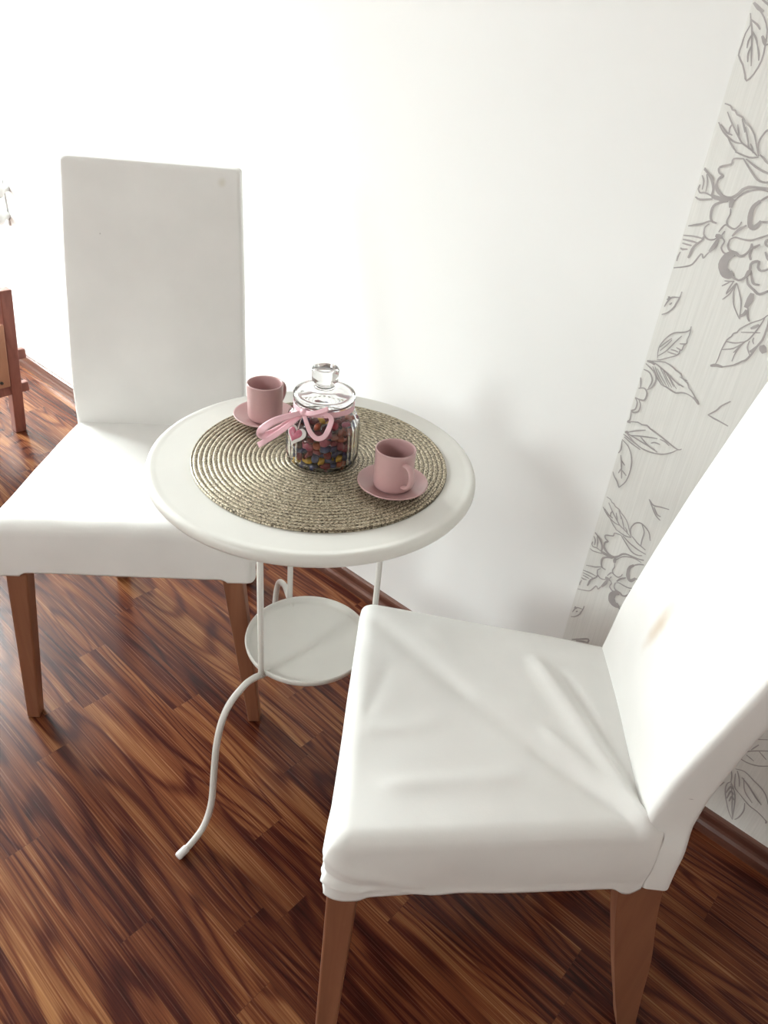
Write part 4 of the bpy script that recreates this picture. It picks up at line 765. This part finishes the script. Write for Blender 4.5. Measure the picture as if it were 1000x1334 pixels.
# ------------------------------------------------------------------ side table
TX, TY = -.7116, .6826
tb = thing('side_table', 'small round cream metal side table on three curved legs between two white chairs', 'table', (TX, TY, 0))
bm = bmesh.new()
lathe(bm, [(0, .6665), (.10, .6665), (.225, .6665), (.232, .662), (.242, .6605), (.2475, .6625), (.25, .667), (.2498, .673), (.248, .6775), (.2445, .6798),
           (.240, .6800), (.236, .6792), (.232, .6790), (.10, .6790), (0, .6790)], 160)
obj('table_top', bm, M_metal, tb)
bm = bmesh.new()
lathe(bm, [(0, .2945), (.100, .2945), (.108, .2955), (.1115, .2995), (.1125, .306), (.1118, .3090), (.1102, .3097), (.1086, .3088), (.1068, .3030), (.1040, .2992), (.100, .2985), (0, .2985)], 96)
obj('shelf', bm, M_metal, tb)
RZ = [(.080, .2925), (.098, .2935), (.119, .301), (.140, .306), (.158, .304), (.187, .289), (.207, .260), (.2205, .215), (.2285, .162), (.2375, .090),
      (.247, .054), (.2635, .0265), (.289, .0125), (.312, .0085)]
for k in range(3):
    a = -1.4857 + k * 2 * PI / 3
    ca, sa = math.cos(a), math.sin(a)
    bm = bmesh.new()
    tube(bm, [(.1165 * ca, .1165 * sa, z) for z in (.296, .32, .5, .6675)], .0052, 14)
    po = obj('post', bm, M_metal, tb)
    bm = bmesh.new()
    tube(bm, catmull([(r * ca, r * sa, z) for r, z in RZ], 5), .0058, 14)
    lg = obj('leg', bm, M_metal, tb)
    bm = bmesh.new()
    e0, e1 = Vector((.300 * ca, .300 * sa, .0102)), Vector((.3205 * ca, .3205 * sa, .0078))
    tube(bm, [e0, e0.lerp(e1, .1), e0.lerp(e1, .85), e1], [.0068, .0074, .0074, .0060], 14)
    obj('foot_cap', bm, M_white, lg)
    bm = bmesh.new()
    c = Vector((.1165 * ca, .1165 * sa, .302))
    q = Vector((.45 * ca - .9 * sa * .9, .45 * sa + .9 * ca * .9, 0)).normalized()
    tube(bm, [c + q * .0045, c + q * .0060], .0016, 10)
    obj('screw', bm, M_hole, po)

# ------------------------------------------------------------------ placemat (spiral coil)
MX, MY, MR, MZ = -.705, .690, .195, .6802
bm = bmesh.new()
uvl = bm.loops.layers.uv.new('UVMap')
pitch = .0072
na, per = 240, 6
nr = int(MR / pitch * per)
vmap = []
for i in range(nr + 1):
    r = MR * i / nr
    row = []
    for k in range(na):
        a = 2 * PI * k / na
        ph = r / pitch - k / na
        h = abs(math.sin(PI * ph)) ** 0.6
        z = .0022 + .0022 * h
        if i == nr: z = .0004
        row.append(bm.verts.new((r * math.cos(a), r * math.sin(a), z)) if i else None)
    vmap.append(row)
c0 = bm.verts.new((0, 0, .003))
for i in range(nr):
    r0, r1 = MR * i / nr, MR * (i + 1) / nr
    for k in range(na):
        j = (k + 1) % na
        if i == 0:
            f = bm.faces.new((c0, vmap[1][k], vmap[1][j])); cs = [(0, k), (r1, k), (r1, k + 1)]
        else:
            f = bm.faces.new((vmap[i][k], vmap[i + 1][k], vmap[i + 1][j], vmap[i][j])); cs = [(r0, k), (r1, k), (r1, k + 1), (r0, k + 1)]
        for lp, (r, kk) in zip(f.loops, cs):
            lp[uvl].uv = ((r0 + r1) / 2 * 2 * PI * kk / na, r / pitch - kk / na)
base = [bm.verts.new((MR * math.cos(2 * PI * k / na), MR * math.sin(2 * PI * k / na), 0)) for k in range(na)]
bridge(bm, [base, vmap[nr]])
bm.faces.new(list(reversed(base)))
o = obj('placemat', bm, M_mat, loc=(MX, MY, MZ - .0008))
tag(o, 'round gold-beige coiled placemat on the table top under the cups', 'placemat')
ZM = MZ + .0036

# ------------------------------------------------------------------ cups and saucers
def make_saucer(x, y, label):
    bm = bmesh.new()
    lathe(bm, [(0, .0015), (.024, .0015), (.026, 0), (.030, 0), (.032, .0015), (.042, .0055), (.0495, .0105), (.0512, .0118), (.0514, .0130), (.0502, .0135),
               (.048, .0122), (.040, .0080), (.031, .0045), (.027, .0040), (0, .0040)], 72)
    o = obj('saucer', bm, M_cup, loc=(x, y, ZM))
    return tag(o, label, 'saucer', 'pink saucers')

def make_cup(x, y, ang, label):
    t = thing('coffee_cup', label, 'cup', (x, y, ZM + .0043), ang, 'pink cups')
    bm = bmesh.new()
    lathe(bm, [(0, .0012), (.019, .0012), (.021, 0), (.0245, .0006), (.0272, .0030), (.0283, .0075), (.0287, .03), (.0289, .055), (.0291, .0605), (.0286, .0622), (.0274, .0622),
               (.0266, .0605), (.0262, .052), (.0260, .02), (.0252, .009), (.022, .0055), (0, .0048)], 72)
    obj('body', bm, M_cup, t)
    bm = bmesh.new()
    pts = catmull([(.0268, 0, .049), (.036, 0, .0505), (.0445, 0, .0465), (.0480, 0, .0375), (.0465, 0, .0275), (.0390, 0, .0185), (.0268, 0, .0135)], 6)
    tube(bm, pts, .0032, 12, flat=1.5)
    obj('handle', bm, M_cup, t)
    return t
S1 = (-.852, .702); S2 = (-.5735, .708)
make_saucer(*S1, 'pink saucer at the back left of the placemat, beside the ribbon loops')
make_saucer(*S2, 'pink saucer at the front right of the placemat, fully in view')
make_cup(S1[0], S1[1], math.radians(100), 'pink cup standing behind the ribbon bow, its handle out of sight')
make_cup(S2[0], S2[1], math.atan2(-.78, .63) + math.radians(33), 'pink cup right of the candy jar with its handle in view')

# ------------------------------------------------------------------ candy jar
JX, JY = -.7030, .6900
JA = math.atan2(-JY, -JX)                # local +x of the jar looks towards the camera side
jar = thing('candy_jar', 'ribbed glass jar with knobbed lid full of coloured candies on the placemat', 'jar', (JX, JY, ZM), JA)
def ribs(r, z, a):
    if .008 < z < .084:
        k = smoothstep(.006, .014, z) * smoothstep(.086, .076, z)
        return r + .0017 * k * (abs(math.cos(19 * a)) - .75)
    return r
outer = [(0, .0015), (.036, .0015), (.040, 0), (.0455, .0006), (.0505, .0035), (.0535, .0085), (.0545, .015), (.0546, .03), (.0546, .05), (.0545, .060), (.0538, .067),
         (.0515, .074), (.0480, .080), (.0440, .0845), (.0420, .0875), (.0415, .0905), (.0415, .0965), (.0430, .0985), (.0432, .1000), (.0420, .1008)]
inner_ = [(.0395, .1008), (.0388, .099), (.0386, .0905), (.0392, .0868), (.0420, .0825), (.0462, .0775), (.0495, .0722), (.0513, .066), (.0518, .058), (.0519, .02), (.0515, .012), (.0495, .0072), (.045, .0048), (.030, .0042), (0, .0042)]
bm = bmesh.new()
ro = lambda r, z, a: ribs(r, z, a)
n = 264
def ring_(r, z, rib):
    return [bm.verts.new(((ribs(r, z, 2 * PI * i / n) if rib else r) * math.cos(2 * PI * i / n), (ribs(r, z, 2 * PI * i / n) if rib else r) * math.sin(2 * PI * i / n), z)) for i in range(n)]
ro_ = [ring_(max(r, .002), z, True) for r, z in outer]
ri_ = [ring_(max(r, .002), z, False) for r, z in inner_]
bridge(bm, ro_ + ri_, cap0=True, cap1=True)
obj('glass_body', bm, M_glass, jar)
bm = bmesh.new()
lathe(bm, [(0, .1000), (.0370, .1000), (.0385, .0985), (.0400, .1012), (.0440, .1012), (.0455, .1035), (.0455, .1075), (.0440, .1100), (.0400, .1115), (.0340, .1140), (.0260, .1162),
           (.0175, .1175), (.0135, .1195), (.0125, .1222), (.0145, .1248), (.0178, .1262), (.0190, .1285), (.0193, .1340), (.0196, .1400), (.0198, .1440), (.0188, .1466), (.0150, .1474), (.0100, .1462), (0, .1452)], 96)
lid = obj('lid', bm, M_glass, jar)

# candies: one lentil mesh per colour, copied
def candy_mesh(name, col):
    m = plain('candy_' + name, col, rough=0.28, var=0.08, scale=300, coat=0.4)
    bm = bmesh.new()
    prof = [(0, -1)] + [(math.cos(t), math.sin(t)) for t in [(-80 + 20 * i) * PI / 180 for i in range(9)]] + [(0, 1)]
    lathe(bm, [(r * .0071, z * .0043) for r, z in prof], 20)
    bmesh.ops.recalc_face_normals(bm, faces=bm.faces)
    me = bpy.data.meshes.new('candy_' + name)
    bm.to_mesh(me); bm.free()
    for p in me.polygons: p.use_smooth = True
    me.materials.append(m)
    return me
COL = {'blue': (.045, .055, .15), 'red': (.20, .012, .022), 'brown': (.06, .014, .014), 'yellow': (.60, .36, .03), 'orange': (.38, .075, .025), 'pink': (.38, .055, .11)}
meshes = {k: candy_mesh(k, v) for k, v in COL.items()}
WT = [('blue', 36), ('brown', 30), ('red', 18), ('yellow', 8), ('orange', 4), ('pink', 4)]
WT2 = [('blue', 8), ('brown', 18), ('red', 32), ('yellow', 2), ('orange', 12), ('pink', 28)]
protos = {}
rc = random.Random(5)
for (x, y, z, qw, qx, qy, qz) in CANDY:
    T_ = WT if z < .052 else WT2
    k = rc.choices([a for a, _ in T_], [b for _, b in T_])[0]
    if k not in protos:
        o = bpy.data.objects.new('candy', meshes[k])
        protos[k] = o
    else:
        o = protos[k].copy()
    C.objects.link(o)
    p = Matrix.Rotation(JA, 3, 'Z') @ Vector((x, y, 0))
    o.location = (JX + p.x, JY + p.y, ZM + .0046 + z)
    o.rotation_mode = 'QUATERNION'
    o.rotation_quaternion = Matrix.Rotation(JA, 3, 'Z').to_quaternion() @ Quaternion((qw, qx, qy, qz)).normalized()
    tag(o, 'small glossy %s candy among the others in the glass jar' % k, 'candy', '%s candies in the glass jar' % k)

# pink ribbon tied round the neck of the jar; local frame (right, towards viewer, up) of the jar
def jl(r, f, z):
    return Vector((f, r, z))            # jar root: +x looks at the viewer, +y to the viewer's right
def strip(bm, path, width, thick=.0006, up=None, n=5):
    P = catmull(path, n)
    m = len(P)
    rings = []
    for i, p in enumerate(P):
        t = (P[min(i + 1, m - 1)] - P[max(i - 1, 0)]).normalized()
        if up == 'face':
            u = Vector((.80, 0, .60)).cross(t) + Vector((.25 * math.sin(7 * i / m), .1, .1))
        else:
            u = Vector(up or (0, 0, 1))
        u = (u - t * u.dot(t)).normalized()
        q = t.cross(u).normalized()
        w = width(i / (m - 1)) if callable(width) else width
        ring = []
        for (s, d) in ((-1, -.5), (-.5, -.5 - .25), (.5, -.5 - .25), (1, -.5), (1, .5), (.5, .25), (-.5, .25), (-1, .5)):
            ring.append(bm.verts.new(p + u * (w / 2 * s) + q * (thick * d)))
        rings.append(ring)
    bridge(bm, rings, cap0=True, cap1=True)
rib = thing('gift_ribbon', 'pink satin ribbon tied in a bow around the neck of the candy jar', 'ribbon', (JX, JY, ZM), JA)
bm = bmesh.new()
K = jl(-.0285, .0365, .0925)
ring_pts = [Vector((.0446 * math.cos(a), .0446 * math.sin(a), .0925 + .0012 * math.sin(2 * a + 1))) for a in [2 * PI * i / 40 for i in range(41)]]
strip(bm, ring_pts, .0085, n=2)
obj('neck_band', bm, M_ribbon, rib)
bm = bmesh.new()
strip(bm, [K, jl(-.045, .050, .0935), jl(-.068, .060, .0885), jl(-.084, .063, .0765), jl(-.0865, .060, .0665), jl(-.077, .0575, .0655), jl(-.058, .0545, .0760), jl(-.043, .0485, .0860), K + Vector((.001, 0, -.002))],
      lambda t: .0075 + .0045 * math.sin(PI * t), up='face')
obj('loop', bm, M_ribbon, rib)
bm = bmesh.new()
strip(bm, [K + Vector((.002, 0, 0)), jl(-.0245, .050, .0865), jl(-.0180, .0580, .0735), jl(-.0085, .0615, .0655), jl(.0020, .0615, .0690), jl(.0085, .0585, .0820), jl(.0110, .054, .0935), jl(.003, .0500, .0985), jl(-.012, .0475, .0965), K + Vector((.003, 0, .001))],
      lambda t: .0055 + .0020 * math.sin(PI * t), up='face')
obj('loop', bm, M_ribbon, rib)
bm = bmesh.new()
strip(bm, [K, jl(-.044, .052, .0835), jl(-.064, .0600, .0690), jl(-.080, .062, .0575), jl(-.0905, .0620, .0500)], .0080, up='face')
obj('tail', bm, M_ribbon, rib)
bm = bmesh.new()
strip(bm, [K + Vector((.002, 0, .002)), jl(-.020, .0475, .0965), jl(-.008, .0505, .1010), jl(.0060, .0520, .1075)], .0068, up='face')
obj('tail', bm, M_ribbon, rib)
bm = bmesh.new()
bmesh.ops.create_uvsphere(bm, u_segments=20, v_segments=12, radius=1)
for v in bm.verts: v.co = Vector((v.co.x * .0052, v.co.y * .0058, v.co.z * .0062))
obj('knot', bm, M_ribbon, rib, loc=K + Vector((.0015, 0, 0)))

# heart tag hanging from the knot
tg = thing('heart_tag', 'pearly heart tag with pink centre hanging from the ribbon on the candy jar', 'tag', (JX, JY, ZM), JA)
def heart(bm, s, th, bulge):
    pts = []
    for i in range(48):
        t = 2 * PI * i / 48
        pts.append((16 * math.sin(t) ** 3 / 17 * s, (13 * math.cos(t) - 5 * math.cos(2 * t) - 2 * math.cos(3 * t) - math.cos(4 * t) + 2.5) / 15 * s))
    rings = []
    for sc_, d in ((.0, th / 2 + bulge), (.5, th / 2 + bulge * .8), (.85, th / 2 + bulge * .25), (.97, th * .32), (1.0, 0), (.97, -th * .32), (.85, -th / 2), (.0, -th / 2)):
        rings.append([bm.verts.new((d, x * max(sc_, .01), y * max(sc_, .01))) for x, y in pts])
    bridge(bm, rings, cap0=True, cap1=True)
HT = Matrix.Translation(jl(-.0385, .0575, .0650)) @ Matrix.Rotation(math.radians(-14), 4, 'X') @ Matrix.Rotation(math.radians(-24), 4, 'Z') @ Matrix.Rotation(math.radians(-18), 4, 'Y')
bm = bmesh.new(); heart(bm, .0150, .0024, .0008); bmesh.ops.transform(bm, matrix=HT, verts=bm.verts)
obj('heart_plate', bm, M_tagclear, tg)
bm = bmesh.new(); heart(bm, .0108, .0020, .0022); bmesh.ops.transform(bm, matrix=HT @ Matrix.Translation((.0018, -.0015, .0012)), verts=bm.verts)
obj('heart_centre', bm, M_tagpink, tg)
bm = bmesh.new()
tube(bm, catmull([K + Vector((.004, -.001, -.003)), jl(-.033, .052, .084), HT @ Vector((.0012, 0, .0115))], 5), .0006, 8)
obj('cord', bm, M_string, tg)

# ------------------------------------------------------------------ wooden stand at the left edge
st = thing('wooden_stand', 'reddish-brown wooden stand with pegged crossbars on the floor at the left edge', 'stand', (-2.335, .60, 0))
def post_at(y):
    bm = bmesh.new()
    lean = .205
    h = .0175
    z1 = .505
    hexa(bm, [(-h, y - h, 0), (h, y - h, 0), (h, y + h, 0), (-h, y + h, 0),
              (-h + lean * z1, y - h, z1), (h + lean * z1, y - h, z1), (h + lean * z1, y + h, z1), (-h + lean * z1, y + h, z1)], .003)
    return obj('post', bm, M_stand, st, smooth=False)
for y in (.262, -.262):
    post_at(y)
for z in (.165, .285):
    bm = bmesh.new(); xx = .205 * z
    add_box(bm, (xx - .012, -.305, z - .016), (xx + .012, .305, z + .016), .004)
    obj('crossbar', bm, M_stand, st, smooth=False)
bm = bmesh.new()
def px(z): return .205 * z
hexa(bm, [(px(.18) + .0125, -.24, .185), (px(.18) + .0225, -.24, .185), (px(.18) + .0225, .242, .185), (px(.18) + .0125, .242, .185),
          (px(.40) + .0125, -.24, .40), (px(.40) + .0225, -.24, .40), (px(.40) + .0225, .242, .40), (px(.40) + .0125, .242, .40)], .002)
pn = obj('panel', bm, M_panel, st, smooth=False)
for y in (.215, -.215):
    for z in (.205, .335):
        bm = bmesh.new()
        tube(bm, [(px(z) + .021, y, z), (px(z) + .0255, y, z)], .005, 12)
        obj('bolt', bm, M_hole, pn)
for y in (.225, -.225):
    bm = bmesh.new()
    hexa(bm, [(-.30, y - .014, 0), (-.272, y - .014, 0), (-.272, y + .014, 0), (-.30, y + .014, 0),
              (px(.5) - .034, y - .014, .52), (px(.5) - .012, y - .014, .52), (px(.5) - .012, y + .014, .52), (px(.5) - .034, y + .014, .52)], .003)
    obj('rear_strut', bm, M_stand, st, smooth=False)

# ------------------------------------------------------------------ pale fitting on the wall at the left edge
ft = thing('wall_fitting', 'small pale rounded fitting on the white wall at the left edge', 'wall fitting', (-2.66, YW, .62))
bm = bmesh.new(); add_box(bm, (-.110, -.008, -.07), (-.062, -.001, .085), .003)
obj('back_plate', bm, M_white, ft, smooth=False)
def knob(name, c, r):
    bm = bmesh.new()
    lathe(bm, [(0, 0), (.35 * r, 0), (.40 * r, .012), (.55 * r, .020), (.85 * r, .026), (r, .036), (r, .050), (.88 * r, .060), (.5 * r, .066), (0, .068)], 32)
    bmesh.ops.transform(bm, matrix=Matrix.Rotation(PI / 2, 4, 'X'), verts=bm.verts)
    obj(name, bm, M_fit, ft, loc=c)
knob('upper_knob', (-.026, -.001, .058), .030)
knob('lower_knob', (-.060, -.001, -.035), .030)

# ------------------------------------------------------------------ daylight
w = bpy.data.worlds.new('daylight')
sc.world = w
w.use_nodes = True
nt = w.node_tree
bg = nt.nodes['Background']
tc = N(nt, 'ShaderNodeTexCoord')
sp = N(nt, 'ShaderNodeSeparateXYZ')
L(nt, tc.outputs['Generated'], sp.inputs[0])
r = ramp(nt, sp.outputs['Z'], [(0.0, SKY0), (0.06, SKY1), (1.0, SKY2)])
L(nt, r.outputs['Color'], bg.inputs['Color'])
bg.inputs['Strength'].default_value = SKYS
# ------------------------------------------------------------------ camera
cam = bpy.data.cameras.new('camera')
co = bpy.data.objects.new('camera', cam)
C.objects.link(co)
yaw, pitch_, roll = .6895, .5861, .1018
f = Vector((-math.sin(yaw) * math.cos(pitch_), math.cos(yaw) * math.cos(pitch_), -math.sin(pitch_)))
r0 = Vector((math.cos(yaw), math.sin(yaw), 0))
u0 = r0.cross(f)
rt = r0 * math.cos(roll) + u0 * math.sin(roll)
up = u0 * math.cos(roll) - r0 * math.sin(roll)
M3 = Matrix((rt, up, -f)).transposed()
co.matrix_world = Matrix.Translation((0, 0, 1.2457)) @ M3.to_4x4()
cam.sensor_fit = 'VERTICAL'
cam.sensor_height = 36.0
cam.lens = 956.48 / 1334 * 36.0
cam.clip_start = .02
sc.camera = co

sc.view_settings.view_transform = 'Standard'
sc.view_settings.look = 'None'
sc.view_settings.gamma = 1
sc.view_settings.exposure = EXPO
sc.view_settings.use_curve_mapping = False
sc.cycles.use_denoising = True
sc.cycles.max_bounces = 14
sc.cycles.transmission_bounces = 12
sc.cycles.sample_clamp_indirect = 6.0
